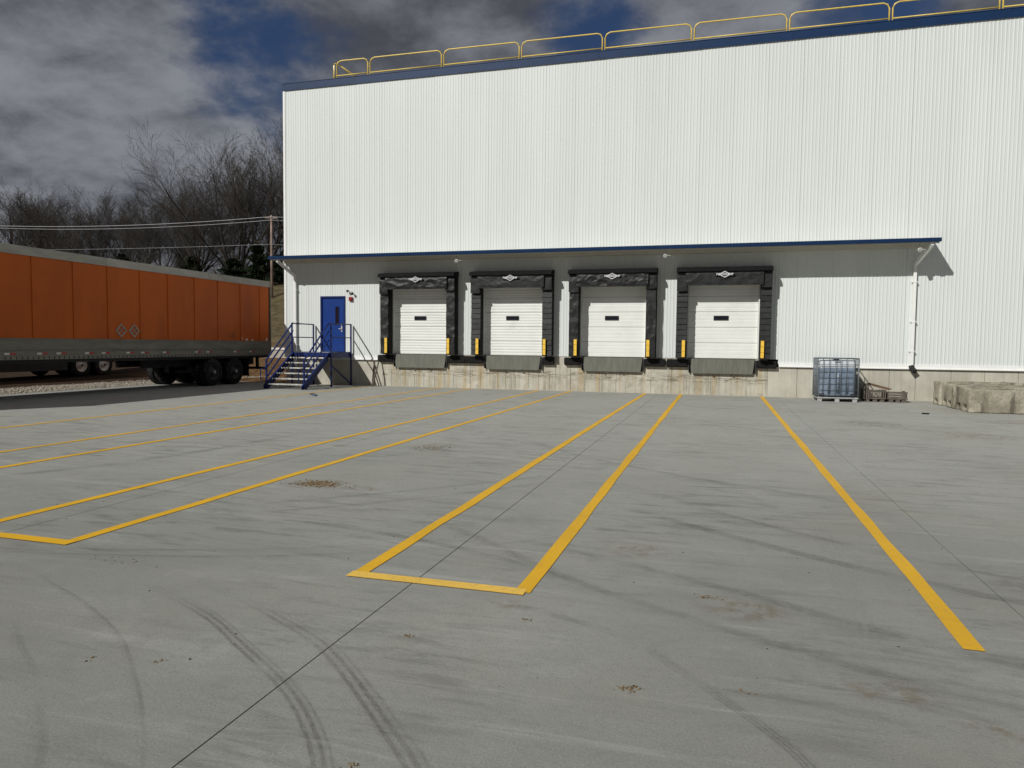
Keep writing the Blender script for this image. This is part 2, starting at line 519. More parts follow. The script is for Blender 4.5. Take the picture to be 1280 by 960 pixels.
def terrain_mat():
    m, t, b = new_mat('bank soil and grass')
    pos = t.n('ShaderNodeNewGeometry').outputs['Position']
    s = t.n('ShaderNodeSeparateXYZ', i={0: pos})
    wob = t.math('MULTIPLY', t.math('SUBTRACT', t.noise(pos, 0.45, 5.0, 0.6), 0.5), 3.0)
    f = t.noise(pos, 3.0, 6.0, 0.7)
    soil = t.mix(t.ramp(f, 0.3, 0.7), (0.026, 0.017, 0.012), (0.070, 0.042, 0.026))
    leaf = t.mix(t.ramp(t.noise(pos, 5.0, 6.0, 0.75), 0.35, 0.65), (0.060, 0.034, 0.018), (0.22, 0.125, 0.055))
    grav = t.mix(t.ramp(t.noise(pos, 9.0, 5.0, 0.7), 0.3, 0.7), (0.24, 0.21, 0.165), (0.40, 0.365, 0.30))
    gr = t.noise(t.mapping(pos, scale=(1, 1, 2.4)), 1.6, 7.0, 0.7, 0.4)
    grass = t.mix(t.ramp(gr, 0.3, 0.7), (0.060, 0.048, 0.026), (0.145, 0.115, 0.062))
    gx = t.ramp(t.math('ADD', s.outputs[0], wob), -22.9, -22.0)
    c = t.mix(gx, soil, grav)
    ly = t.math('MULTIPLY', t.ramp(t.math('ADD', s.outputs[1], wob), 1.2, 2.4), t.ramp(t.math('ADD', s.outputs[0], wob), -28.0, -24.5))
    c = t.mix(ly, c, leaf)
    gy = t.ramp(t.math('ADD', s.outputs[1], t.math('MULTIPLY', wob, 0.4)), 11.0, 12.2)
    c = t.mix(gy, c, grass)
    # beyond the yard to the right and front: rough tan verge
    far = t.ramp(s.outputs[0], 28.0, 34.0)
    c = t.mix(far, c, grass)
    put(t, b.inputs['Base Color'], c)
    b.inputs['Roughness'].default_value = 0.95
    b.inputs['Specular IOR Level'].default_value = 0.1
    bn = t.n('ShaderNodeBump', i={'Height': t.noise(pos, 7.0, 7.0, 0.75), 'Strength': 0.8, 'Distance': 0.12})
    t.t.links.new(bn.outputs[0], b.inputs['Normal'])
    return m


M['terrain'] = terrain_mat()


def line_mat(name, c, thin):
    m, t, b = new_mat(name)
    pos = t.n('ShaderNodeNewGeometry').outputs['Position']
    f = t.noise(pos, 1.2, 5.0, 0.6)
    cc = t.mix(t.ramp(f, 0.35, 0.7), [x * 0.90 for x in c], c)
    f2 = t.noise(t.mapping(pos, scale=(1, 1.0, 1)), 26.0, 6.0, 0.75)
    cc = t.mix(t.math('MULTIPLY', t.ramp(f2, 0.52 - thin, 0.72), 0.55), cc, (0.30, 0.25, 0.12))
    # faint rubber drawn over the paint
    sx2 = t.mapping(pos, scale=(0.35, 5.0, 1), rot=(0, 0, R(10)))
    cc = t.mix(t.math('MULTIPLY', t.ramp(t.noise(sx2, 1.6, 7.0, 0.7), 0.55, 0.72), 0.32), cc, (0.20, 0.14, 0.03))
    put(t, b.inputs['Base Color'], cc)
    b.inputs['Roughness'].default_value = 0.65
    b.inputs['Specular IOR Level'].default_value = 0.3
    bn = t.n('ShaderNodeBump', i={'Height': t.noise(pos, 60.0, 5.0, 0.7), 'Strength': 0.25, 'Distance': 0.005})
    t.t.links.new(bn.outputs[0], b.inputs['Normal'])
    return m


M['line'] = line_mat('yellow lane paint', (0.735, 0.41, 0.012), 0.0)
M['line_pale'] = line_mat('pale yellow lane paint', (0.83, 0.52, 0.085), 0.05)


def mark_mat(name, c, amount, tread):
    """worn rubber print: opacity follows the print's own u (across) and v (along)"""
    m, t, b = new_mat(name)
    uv = t.n('ShaderNodeUVMap', uv_map='print').outputs[0]
    s = t.n('ShaderNodeSeparateXYZ', i={0: uv})
    u, v = s.outputs[0], s.outputs[1]
    edge = t.math('MULTIPLY', t.ramp(u, 0.0, 0.22), t.ramp(u, 1.0, 0.78))
    pos = t.n('ShaderNodeNewGeometry').outputs['Position']
    ribs = t.math('SINE', t.math('MULTIPLY', u, 2 * math.pi * tread))
    ribs = t.ramp(ribs, -0.6, 0.6, 0.25, 1.0)
    chunk = t.ramp(t.noise(t.mapping(uv, scale=(3.0, 1.6, 1)), 3.0, 8.0, 0.75), 0.28, 0.70, 0.15, 1.0)
    fade = t.ramp(t.noise(pos, 1.1, 4.0, 0.6), 0.30, 0.62)
    end = t.n('ShaderNodeUVMap', uv_map='fade').outputs[0]
    es = t.n('ShaderNodeSeparateXYZ', i={0: end})
    a = t.math('MULTIPLY', t.math('MULTIPLY', edge, ribs), t.math('MULTIPLY', chunk, fade))
    a = t.math('MULTIPLY', t.math('MULTIPLY', a, es.outputs[0]), amount, True)
    b.inputs['Base Color'].default_value = (*c, 1)
    b.inputs['Roughness'].default_value = 0.8
    b.inputs['Specular IOR Level'].default_value = 0.2
    put(t, b.inputs['Alpha'], a)
    return m


M['mark'] = mark_mat('dark tyre print', (0.085, 0.082, 0.075), 0.42, 4.0)
M['mark_brown'] = mark_mat('brown tyre print', (0.112, 0.100, 0.082), 0.46, 3.0)
M['mark_soft'] = mark_mat('soft tyre print', (0.090, 0.088, 0.081), 0.25, 1.0)
M['mark_pale'] = mark_mat('pale dust print', (0.42, 0.415, 0.385), 0.5, 4.0)


def stain_mat():
    m, t, b = new_mat('tan soil stain')
    uv = t.n('ShaderNodeUVMap', uv_map='print').outputs[0]
    d = t.n('ShaderNodeVectorMath', operation='DISTANCE', i={0: uv, 1: (0.5, 0.5, 0.0)}).outputs['Value']
    pos = t.n('ShaderNodeNewGeometry').outputs['Position']
    a = t.math('MULTIPLY', t.ramp(d, 0.5, 0.05), t.ramp(t.noise(pos, 7.0, 7.0, 0.7), 0.42, 0.66))
    b.inputs['Base Color'].default_value = (0.25, 0.185, 0.100, 1)
    b.inputs['Roughness'].default_value = 0.95
    put(t, b.inputs['Alpha'], t.math('MULTIPLY', a, 0.42))
    return m


M['stain'] = stain_mat()

# ------------------------------------------------------------------ ground
random.seed(4)


def smooth(a, b, x):
    t_ = min(1, max(0, (x - a) / (b - a)))
    return t_ * t_ * (3 - 2 * t_)


def terrain_h(x, y):
    left = smooth(-20.4, -21.6, x)
    z = -0.10 + 0.09 * left
    if y > 1.0:
        bank = 0.75 * smooth(2.0, 10.8, y) * max(left, smooth(0.5, 3.0, y))
        hill = 1.15 * smooth(11.2, 12.4, y) + 4.15 * smooth(12.2, 24.5, y) * 0.99 + 0.8 * smooth(24, 45, y)
        z += bank + hill * smooth(60, 20, x)
    nz = noise.noise(Vector((x * 0.22, y * 0.22, 0.3)))
    z += nz * 0.10 * (left if y < 3 else 1.0) + (0.18 * noise.noise(Vector((x * 0.09, y * 0.09, 4))) if y > 12 else 0)
    return z


xs = np.unique(np.concatenate([np.linspace(-900, -130, 9), np.linspace(-130, -40, 40), np.linspace(-40, -14, 66), np.linspace(-14, 60, 24), np.linspace(60, 900, 9)]))
ys = np.unique(np.concatenate([np.linspace(-900, -60, 9), np.linspace(-60, -10, 26), np.linspace(-10, 30, 90), np.linspace(30, 70, 18), np.linspace(70, 900, 9)]))
nv = [(float(x), float(y), terrain_h(float(x), float(y))) for y in ys for x in xs]
nx = len(xs)
nf = [[j * nx + i, j * nx + i + 1, (j + 1) * nx + i + 1, (j + 1) * nx + i] for j in range(len(ys) - 1) for i in range(nx - 1)]
tme = fast_mesh('ground', nv, nf, M['terrain'])
tme.polygons.foreach_set('use_smooth', [True] * len(tme.polygons))
tag(place('ground', tme), kind='structure')

# concrete yard: poured strips with open saw-cut joints over a dark base
yard = empty('concrete_yard', (0, 0, 0), kind='structure')
MB().box(-19.9, 30, -60, 0.2, -0.16, -0.035).build('sub_base', M['dark_gap'], yard)
J0, JP = -1.935, 3.72
edges = [-19.95] + [J0 + JP * k for k in range(-4, 9)]
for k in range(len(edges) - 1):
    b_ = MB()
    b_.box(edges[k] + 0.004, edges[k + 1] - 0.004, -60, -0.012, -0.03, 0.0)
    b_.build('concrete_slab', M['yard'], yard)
MB().box(-12.1, 12, -0.075, -0.006, 0.0005, 0.006).build('joint_sealant', M['sealant'], yard)


def ribbon(name, pts, width, mat, parent, z=0.004, wob=0.0, uv=False, step=0.15, fades=(0.15, 0.15), zc=0.0):
    """flat strip along a polyline in the ground plane"""
    P = [Vector((p[0], p[1], 0)) for p in pts]
    # catmull-rom resample
    out = []
    for i in range(len(P) - 1):
        p0, p1, p2, p3 = P[max(i - 1, 0)], P[i], P[i + 1], P[min(i + 2, len(P) - 1)]
        n_ = max(1, int((p2 - p1).length / step))
        for k in range(n_):
            t_ = k / n_
            out.append(0.5 * ((2 * p1) + (p2 - p0) * t_ + (2 * p0 - 5 * p1 + 4 * p2 - p3) * t_ ** 2 + (3 * p1 - p0 - 3 * p2 + p3) * t_ ** 3))
    out.append(P[-1])
    V, F = [], []
    L = [0.0]
    for i in range(1, len(out)):
        L.append(L[-1] + (out[i] - out[i - 1]).length)
    seed = random.random() * 100
    for i, p in enumerate(out):
        d = (out[min(i + 1, len(out) - 1)] - out[max(i - 1, 0)]).normalized()
        s_ = Vector((-d.y, d.x, 0))
        a = noise.noise(Vector((L[i] * 1.1, seed, 0))) * wob
        b2 = noise.noise(Vector((L[i] * 1.1, seed + 9, 0))) * wob
        q, r_ = p + s_ * (width / 2 + a), p - s_ * (width / 2 + b2)
        V += [(q.x, q.y, z), (r_.x, r_.y, z)]
        if i:
            F.append([2 * i - 2, 2 * i - 1, 2 * i + 1, 2 * i])
    me = bpy.data.meshes.new(name)
    me.from_pydata(V, [], F)
    me.materials.append(mat)
    if uv:
        l1 = me.uv_layers.new(name='print')
        l2 = me.uv_layers.new(name='fade')
        for poly in me.polygons:
            for li in poly.loop_indices:
                vi = me.loops[li].vertex_index
                i = vi // 2
                l1.data[li].uv = (vi % 2, L[i] / max(width, 0.05) * 0.5)
                f_ = min(smooth(0, max(fades[0] * L[-1], 1e-4), L[i]), smooth(L[-1] + 1e-4, L[-1] * (1 - fades[1]), L[i]))
                l2.data[li].uv = (f_, 0)
    me.update()
    for p in me.polygons:
        if p.normal.z < 0:
            p.flip()
    return place(name, me, parent)


LW = 0.105
YE = -20.12


def lane_line(x, y0, y1, mat='line', z=0.0045):
    ribbon('painted_line', [(x, y0), (x + random.uniform(-.012, .012), (y0 + y1) / 2), (x, y1)], LW, M[mat], yard, z=z, wob=0.016, step=0.3)


for x in (1.345, -1.185, -2.365, -4.915, -6.06, -8.59, -9.77, -12.43):
    lane_line(x, -0.09, YE - (0.13 if x == 1.345 else 0.0))
for xa, xb, mt in ((-2.425, -1.165, 'line_pale'), (-6.11, -4.865, 'line'), (-9.82, -8.54, 'line')):
    ribbon('painted_line', [(xa, YE), ((xa + xb) / 2, YE + 0.004), (xb, YE)], LW + 0.01, M[mt], yard, z=0.0065, wob=0.008, step=0.2)

marks = [
    ([(-3.74, -20.64), (-3.27, -20.84), (-2.78, -21.08), (-2.42, -21.32), (-2.12, -21.52), (-1.87, -21.7), (-1.63, -21.92), (-1.39, -22.21), (-1.15, -22.65), (-1.0, -23.2)], 0.115, 'mark_brown', (0.3, 0.05)),
    ([(-3.60, -20.53), (-3.21, -20.60), (-2.81, -20.75), (-2.37, -20.98), (-2.01, -21.19), (-1.75, -21.41), (-1.52, -21.63), (-1.32, -21.83), (-1.05, -22.11), (-0.8, -22.5), (-0.62, -23.2)], 0.135, 'mark_brown', (0.45, 0.05)),
    ([(-4.6, -20.7), (-4.23, -20.88), (-3.8, -21.06), (-3.39, -21.27), (-3.02, -21.5), (-2.67, -21.79), (-2.41, -22.02), (-2.04, -22.41), (-1.8, -22.8)], 0.05, 'mark_soft', (0.2, 0.05)),
    ([(-3.9, -21.4), (-3.54, -21.67), (-3.13, -21.93), (-2.77, -22.21), (-2.42, -22.52), (-2.2, -22.9)], 0.09, 'mark_soft', (0.3, 0.05)),
    ([(-1.6, -20.25), (-1.0, -20.40), (-0.58, -20.57), (-0.32, -20.76), (-0.12, -20.99), (0.08, -21.22), (0.24, -21.42), (0.37, -21.64), (0.5, -22.0)], 0.085, 'mark', (0.3, 0.05)),
    ([(-5.4, -19.2), (-4.46, -18.58), (-3.58, -17.79), (-2.45, -16.61), (-1.2, -15.1)], 0.16, 'mark_soft', (0.3, 0.4)),
    ([(-5.2, -19.4), (-4.24, -18.87), (-3.38, -18.16), (-2.45, -17.19), (-1.3, -15.7)], 0.13, 'mark_soft', (0.3, 0.4)),
    ([(-8.04, -18.18), (-7.5, -16.97), (-7.15, -15.18), (-7.0, -12.8)], 0.22, 'mark', (0.1, 0.4)),
    ([(-2.6, -18.5), (-1.92, -18.98), (-1.01, -19.76), (-0.18, -20.26), (0.45, -20.58), (1.11, -20.86), (1.9, -21.1)], 0.22, 'mark_soft', (0.2, 0.3)),
    ([(-1.7, -18.9), (-1.01, -19.17), (0.05, -19.68), (0.91, -20.16), (1.51, -20.44), (2.4, -20.8)], 0.26, 'mark_soft', (0.2, 0.3)),
    ([(-4.6, -18.9), (-3.87, -18.91), (-2.5, -19.12), (-1.42, -19.51), (-0.6, -20.0)], 0.10, 'mark', (0.3, 0.3)),
    ([(0.92, -17.2), (0.89, -18.55), (0.85, -19.5), (0.78, -20.31), (0.74, -20.9)], 0.22, 'mark_pale', (0.3, 0.2)),
    ([(-6.0, -20.6), (-4.6, -20.35), (-3.2, -19.95), (-1.8, -19.2), (-0.5, -18.1)], 0.10, 'mark_soft', (0.3, 0.4)),
    ([(-5.6, -20.45), (-4.2, -20.1), (-2.9, -19.6), (-1.7, -18.8)], 0.08, 'mark_soft', (0.3, 0.4)),
    ([(-0.4, -15.0), (0.4, -16.6), (1.0, -18.4), (1.3, -20.0)], 0.14, 'mark_pale', (0.4, 0.3)),
    ([(-3.4, -12.5), (-2.6, -13.6), (-1.4, -14.8), (0.2, -15.9), (2.2, -16.9)], 0.2, 'mark_soft', (0.3, 0.3)),
    ([(-1.2, -16.0), (0.0, -17.4), (1.4, -18.5), (3.0, -19.3), (5.2, -19.9)], 0.2, 'mark_soft', (0.3, 0.3)),
    ([(-1.4, -17.0), (0.2, -18.3), (1.6, -19.2), (3.2, -19.8)], 0.16, 'mark', (0.3, 0.3)),
]
for i, (pts, wd, mt, fd) in enumerate(marks):
    ribbon('tyre_mark', pts, wd, M[mt], yard, z=0.0008 + 0.0001 * i, uv=True, step=0.08, fades=fd)


def stain(x, y, sx, sy, z):
    me = bpy.data.meshes.new('soil_stain')
    me.from_pydata([(x - sx, y - sy, z), (x + sx, y - sy, z), (x + sx, y + sy, z), (x - sx, y + sy, z)], [], [[0, 1, 2, 3]])
    uvl = me.uv_layers.new(name='print')
    for li, c_ in zip(range(4), ((0, 0), (1, 0), (1, 1), (0, 1))):
        uvl.data[li].uv = c_
    me.materials.append(M['stain'])
    place('soil_stain', me, yard)


for i, (x, y, sx, sy) in enumerate([(-4.3, -17.4, .5, .45), (-4.2, -14.3, .45, .7), (-3.75, -17.45, .3, .25), (-0.6, -18.9, .35, .3), (0.2, -20.0, .4, .3), (-1.2, -20.35, .25, .1),
                                    (3.2, -8.0, 1.0, 1.1), (4.6, -9.5, 1.1, .9), (2.2, -19.0, .5, .35), (0.8, -20.9, .3, .2), (5.3, -12.5, .7, .5), (1.15, -21.15, .2, .12), (6.0, -6.5, .8, .6)]):
    stain(x, y, sx, sy, 0.0028 + 0.00008 * i)

# soil crumbs and grit lying on the concrete
def crumbs(name, centre, spread, n, size, mat, seed):
    rg = np.random.default_rng(seed)
    V, F = [], []
    octv = np.array([(1, 0, 0), (-1, 0, 0), (0, 1, 0), (0, -1, 0), (0, 0, 1), (0, 0, -.3)], float)
    octf = np.array([(0, 2, 4), (2, 1, 4), (1, 3, 4), (3, 0, 4), (2, 0, 5), (1, 2, 5), (3, 1, 5), (0, 3, 5)])
    for i in range(n):
        if callable(centre):
            x, y = centre(rg)
        else:
            x, y = rg.normal(centre[0], spread[0]), rg.normal(centre[1], spread[1])
        s_ = size * rg.uniform(.4, 1.5)
        a = rg.uniform(0, 6.28)
        v = octv * np.array([s_ * rg.uniform(.7, 1.6), s_, s_ * rg.uniform(.4, .8)])
        v = np.stack([v[:, 0] * np.cos(a) - v[:, 1] * np.sin(a), v[:, 0] * np.sin(a) + v[:, 1] * np.cos(a), v[:, 2]], 1)
        v += np.array([x, y, s_ * .12])
        F.append(octf + 6 * i)
        V.append(v)
    return tag(place(name, fast_mesh(name, np.concatenate(V), np.concatenate(F), mat)), kind='stuff')


for i, (cx, cy, sx, sy, n, s) in enumerate([(-4.33, -17.38, .14, .085, 420, .010), (-4.2, -14.3, .13, .12, 60, .011), (-0.36, -21.22, .028, .016, 46, .006), (-1.6, -20.97, .014, .012, 16, .006),
                                            (-0.05, -19.85, .05, .02, 30, .007), (-4.1, -20.35, .13, .05, 34, .0055), (-3.0, -21.7, .02, .02, 8, .006), (-2.66, -21.62, .02, .015, 10, .006),
                                            (0.15, -21.1, .02, .012, 12, .006), (-1.3, -22.15, .02, .015, 12, .005), (-1.05, -20.55, .02, .015, 10, .006)]):
    crumbs('soil_crumbs', (cx, cy), (sx, sy), n, s, M['crumb'], 100 + i)
crumbs('loose_grit', lambda g: (g.uniform(-9, 8), -23 + 22 * g.random() ** 1.3), None, 420, 0.0055, M['grit'], 77)
crumbs('gravel', lambda g: (-19.98 - 2.6 * g.random() ** 1.4, g.uniform(-14, 8)), None, 2600, 0.035, M['gravel'], 78)

# small litter
b_ = MB()
b_.poly([(4.80, -4.90, .001), (4.93, -4.93, .001), (4.98, -4.86, .001), (4.84, -4.83, .001)], (0, 0, .03))
tag(b_.build('rubber_scrap', M['rubber']), 'small flat black scrap lying on the concrete in front of the block row', 'scrap')
b_ = MB()
for k in range(5):
    a = k * 1.3
    b_.poly([(-11.68 + .10 * math.cos(a), -5.57 + .08 * math.sin(a), .002 + .02 * k), (-11.60 + .09 * math.cos(a + 1.2), -5.52 + .09 * math.sin(a + 1), .012),
             (-11.72 + .06 * math.cos(a + 2), -5.60 + .07 * math.sin(a + 2), .05 + .012 * k)], (0, 0, .006))
tag(b_.build('crumpled_rag', M['rag']), 'small crumpled blue rag on the concrete in front of the stairs', 'rag')

# ------------------------------------------------------------------ warehouse
BX0, BX1, BZ = -16.27, 20.0, 11.22
wh = empty('warehouse', (BX0, 0, 0), 'tall white ribbed metal warehouse with blue roof edge and four loading docks', 'warehouse')
DC = [-10.57, -7.03, -3.50, 0.085]
ODH = 1.13                               # half width of a dock opening in the siding
holes = [(c - ODH, c + ODH, 0.0, 3.72) for c in DC] + [(-14.72, -13.68, 0.0, 3.36), (-12.1, 1.82, 0.0, 1.205), (BX0, BX1, 0.0, 1.03)]
RP = 0.2066
PW = RP * 5


def corrugated(mb, xa, xb, za, zb, off, y=-0.012, h=0.0075):
    """ribbed sheet from xa to xb; ribs every RP counted from BX0"""
    br = {xa: None, xb: None}
    k0 = int((xa - BX0) / RP) - 1
    pts = []
    for k in range(k0, int((xb - BX0) / RP) + 2):
        r0 = BX0 + off + k * RP
        for dx, hh in ((0.0, 0.0), (0.016, h), (0.034, h), (0.050, 0.0), (RP * .5, 0.0), (RP * .5 + 0.013, h * .75), (RP * .5 + 0.028, h * .75), (RP * .5 + 0.041, 0.0)):
            pts.append((r0 + dx, hh))

    def hat(x):
        for (x0, h0), (x1, h1) in zip(pts, pts[1:]):
            if x0 <= x <= x1:
                return h0 + (h1 - h0) * (x - x0) / max(x1 - x0, 1e-6)
        return 0.0
    seq = [(xa, hat(xa))] + [p for p in pts if xa + 1e-4 < p[0] < xb - 1e-4] + [(xb, hat(xb))]
    b = len(mb.v)
    for x, hh in seq:
        mb.v += [(x, y - hh, za), (x, y - hh, zb)]
    for i in range(len(seq) - 1):
        mb.f.append([b + 2 * i, b + 2 * i + 2, b + 2 * i + 3, b + 2 * i + 1])


def panel_pieces(x0, x1, z0, z1):
    xsb = sorted({x0, x1} | {e for hx in holes for e in hx[:2] if x0 < e < x1})
    for a, b in zip(xsb, xsb[1:]):
        mid = (a + b) / 2
        zs = z0
        for hx in holes:
            if hx[0] < mid < hx[1]:
                zs = max(zs, hx[3])
        if zs < z1:
            yield a, b, zs, z1


npan = int(math.ceil((BX1 - BX0) / PW))
for k in range(npan):
    x0, x1 = BX0 + k * PW, min(BX0 + (k + 1) * PW, BX1)
    # a hair of tilt between neighbours so the sheets do not read as one surface
    dy = 0.0022 * ((k * 7) % 3 - 1)
    mb = MB()
    for a, b, za, zb in panel_pieces(x0 + 0.0015, x1 - 0.0015, 0.5, BZ):
        corrugated(mb, a, b, za, zb, 0.06, y=-0.012 + dy)
    mb.build('wall_panel', M['white_metal'], wh, recalc=False)
# core behind the sheets, the other walls and the roof
mb = MB()
mb.box(BX0 + 0.005, BX0 + 0.14, 0.16, 42, 0.0, BZ)
mb.box(BX1 - 0.14, BX1 - 0.005, 0.16, 42, 0.0, BZ)
mb.box(BX0 + 0.005, BX1 - 0.005, 42.01, 42.2, 0.0, BZ)
mb.build('side_wall', M['white_metal'], wh)
MB().box(BX0 + 0.15, BX1 - 0.15, 0.2, 42, BZ - 0.05, BZ + 0.03).build('roof', M['roof_grey'], wh)
mb = MB()
for a, b, za, zb in panel_pieces(BX0 + 0.004, BX1 - 0.004, 0.5, BZ - 0.06):
    mb.box(a, b, 0.02, 0.15, za, zb)
mb.build('wall_core', M['white_metal'], wh)
# corner flashing
MB().box(BX0 - 0.035, BX0 + 0.05, -0.036, 0.30, 1.03, BZ - 0.004).build('corner_trim', M['white_trim'], wh)
# blue roof edge, in lengths
x = BX0 - 0.05
first = True
while x < BX1:
    x2 = min(x + 3.05, BX1)
    mb = MB()
    mb.box(x + 0.002, x2 - 0.002, -0.048, 0.16, BZ - 0.012, BZ + 0.235)
    mb.box(x + 0.002, x2 - 0.002, -0.054, -0.0485, BZ - 0.024, BZ + 0.010)
    mb.box(x + 0.002, x2 - 0.002, -0.060, 0.20, BZ + 0.2355, BZ + 0.252)
    mb.build('roof_edge', M['blue_trim'], wh)
    x = x2
MB().box(BX0 - 0.05, BX0 + 0.1, 0.205, 42, BZ - 0.012, BZ + 0.235).build('roof_edge', M['blue_trim'], wh)
# base trim
for xa, xb in ((BX0 + 0.052, -12.12), (1.84, BX1)):
    mb = MB()
    mb.box(xa, xb, -0.045, 0.0, 0.985, 1.105)
    mb.box(xa, xb, -0.075, -0.0455, 0.968, 1.0)
    mb.build('base_trim', M['white_trim'], wh)
# foundation panels with open joints
fj = [BX0, -14.3, -12.12, -10.42, -8.64, -7.15, -5.5, -4.95, -3.36, -1.53, 0.02, 1.51, 2.4, 4.0, 5.06, 5.79, 6.75, 7.64, 8.51, 9.4, 11.5, 14, 17, BX1]
for a, b in zip(fj, fj[1:]):
    stained = -12.2 < (a + b) / 2 < 1.6
    top = 1.20 if -12.2 < (a + b) / 2 < 1.75 else 0.966
    g = 0.007 if a not in (-10.42, -7.15, -3.36, 0.02) else 0.002
    MB().box(a + g, b - 0.004, 0.0 + random.uniform(0, 0.004), 0.3, -0.2, top).build('foundation_panel', M['found_stain' if stained else 'found'], wh)
MB().box(BX0 + 0.01, BX1 - 0.01, 0.025, 0.29, -0.2, 0.96).build('foundation_core', M['dark_gap'], wh)
# form lines and hairline cracks in the dock concrete are shallow vertical grooves: thin proud fins left by the boards
for c in DC:
    for dx in (-1.18, -0.63, -0.31, 0.12, 0.5, 0.93, 1.3):
        xx = c + dx + random.uniform(-.05, .05)
        MB().box(xx, xx + 0.012, -0.009, -0.0005, 0.02, random.uniform(.45, .66)).build('form_line', M['found_stain'], wh)

# canopy (part of the building)
CX0, CX1, CY = -16.30, 6.07, -1.03
mb = MB()
mb.poly([(CX0 + .03, -0.04, 4.86), (CX0 + .03, CY + 0.06, 4.72), (CX0 + .03, CY + 0.06, 4.775), (CX0 + .03, -0.04, 4.93)], (CX1 - CX0 - .06, 0, 0))
cn = mb.build('canopy', M['soffit'], wh)
mb = MB()
mb.poly([(CX0, CY + 0.055, 4.695), (CX0, CY - 0.03, 4.695), (CX0, CY - 0.05, 4.80), (CX0, CY - 0.02, 4.808), (CX0, CY + 0.055, 4.80)], (CX1 - CX0, 0, 0))
mb.build('gutter', M['blue_trim'], cn)
mb = MB()
mb.box(CX0 + .03, CX1 - .03, CY + 0.06, CY + 0.10, 4.66, 4.715)
mb.box(CX0 + .03, CX1 - .03, -0.16, -0.03, 4.64, 4.84)
mb.build('support_beam', M['soffit'], cn)
for x_, s in ((CX0, 1), (CX1, -1)):
    mb = MB()
    mb.poly([(x_, -0.04, 4.82), (x_, CY + 0.056, 4.695), (x_, CY + 0.056, 4.80), (x_, -0.04, 4.95)], (0.03 * s, 0, 0))
    mb.build('canopy_end', M['blue_trim'], cn)


def downspout(xt, xw, zb):
    m_ = MB()
    w_ = 0.085
    m_.bar((xt, CY + .10, 4.70), (xt, CY + .10, 4.60), w_, w_ * 1.15)
    m_.bar((xt, CY + .10, 4.62), (xw, -0.085, 4.14), w_, w_ * 1.15)
    m_.bar((xw, -0.085, 4.19), (xw, -0.085, zb), w_, w_ * 1.15)
    for z in (3.6, 2.4, 1.5):
        if z > zb:
            m_.box(xw - .075, xw + .075, -.142, -.0385, z, z + .03)
    return m_


d_ = downspout(5.86, 5.64, 1.08).build('downspout', M['white_trim'], wh)
m_ = MB()
m_.bar((5.64, -0.085, 1.09), (5.66, -0.10, 0.97), 0.11, 0.12)
m_.bar((5.66, -0.10, 0.985), (5.72, -0.21, 0.90), 0.11, 0.12)
m_.build('downspout_boot', M['dark_steel'], d_)
downspout(-15.98, -15.78, 0.55).build('downspout', M['white_trim'], wh)

# personnel door
md = empty('entry_door', (-14.2, 0, 1.25))
md.parent = wh
md.location = Vector((-14.2, 0, 1.25)) - wh.location
MB().box(-14.66, -13.74, 0.005, 0.05, 1.26, 3.30).build('door_leaf', M['door_blue'], md)
mb = MB()
mb.box(-14.73, -14.665, -0.035, 0.08, 1.245, 3.37)
mb.box(-13.735, -13.67, -0.035, 0.08, 1.245, 3.37)
mb.box(-14.664, -13.736, -0.034, 0.08, 3.305, 3.37)
mb.build('door_frame', M['door_frame_blue'], md)
mb = MB()
mb.box(-14.11, -14.09, -0.008, 0.004, 2.28, 2.98)
mb.box(-13.96, -13.94, -0.008, 0.004, 2.28, 2.98)
mb.box(-14.089, -13.961, -0.007, 0.004, 2.28, 2.30)
mb.box(-14.089, -13.961, -0.007, 0.004, 2.96, 2.98)
mb.build('window_frame', M['door_frame_blue'], md)
MB().box(-14.089, -13.961, -0.002, 0.0045, 2.301, 2.959).build('window_pane', M['glass_dark'], md)
mb = MB()
mb.box(-13.86, -13.80, -0.012, 0.0048, 2.02, 2.24)
mb.tube([(-13.83, -0.012, 2.13), (-13.83, -0.06, 2.13), (-13.93, -0.065, 2.13)], 0.012, 6)
mb.cyl((-13.83, -0.012, 2.30), (0, 1, 0), 0.03, 0.03, 10)
mb.build('door_handle', M['galv'], md)

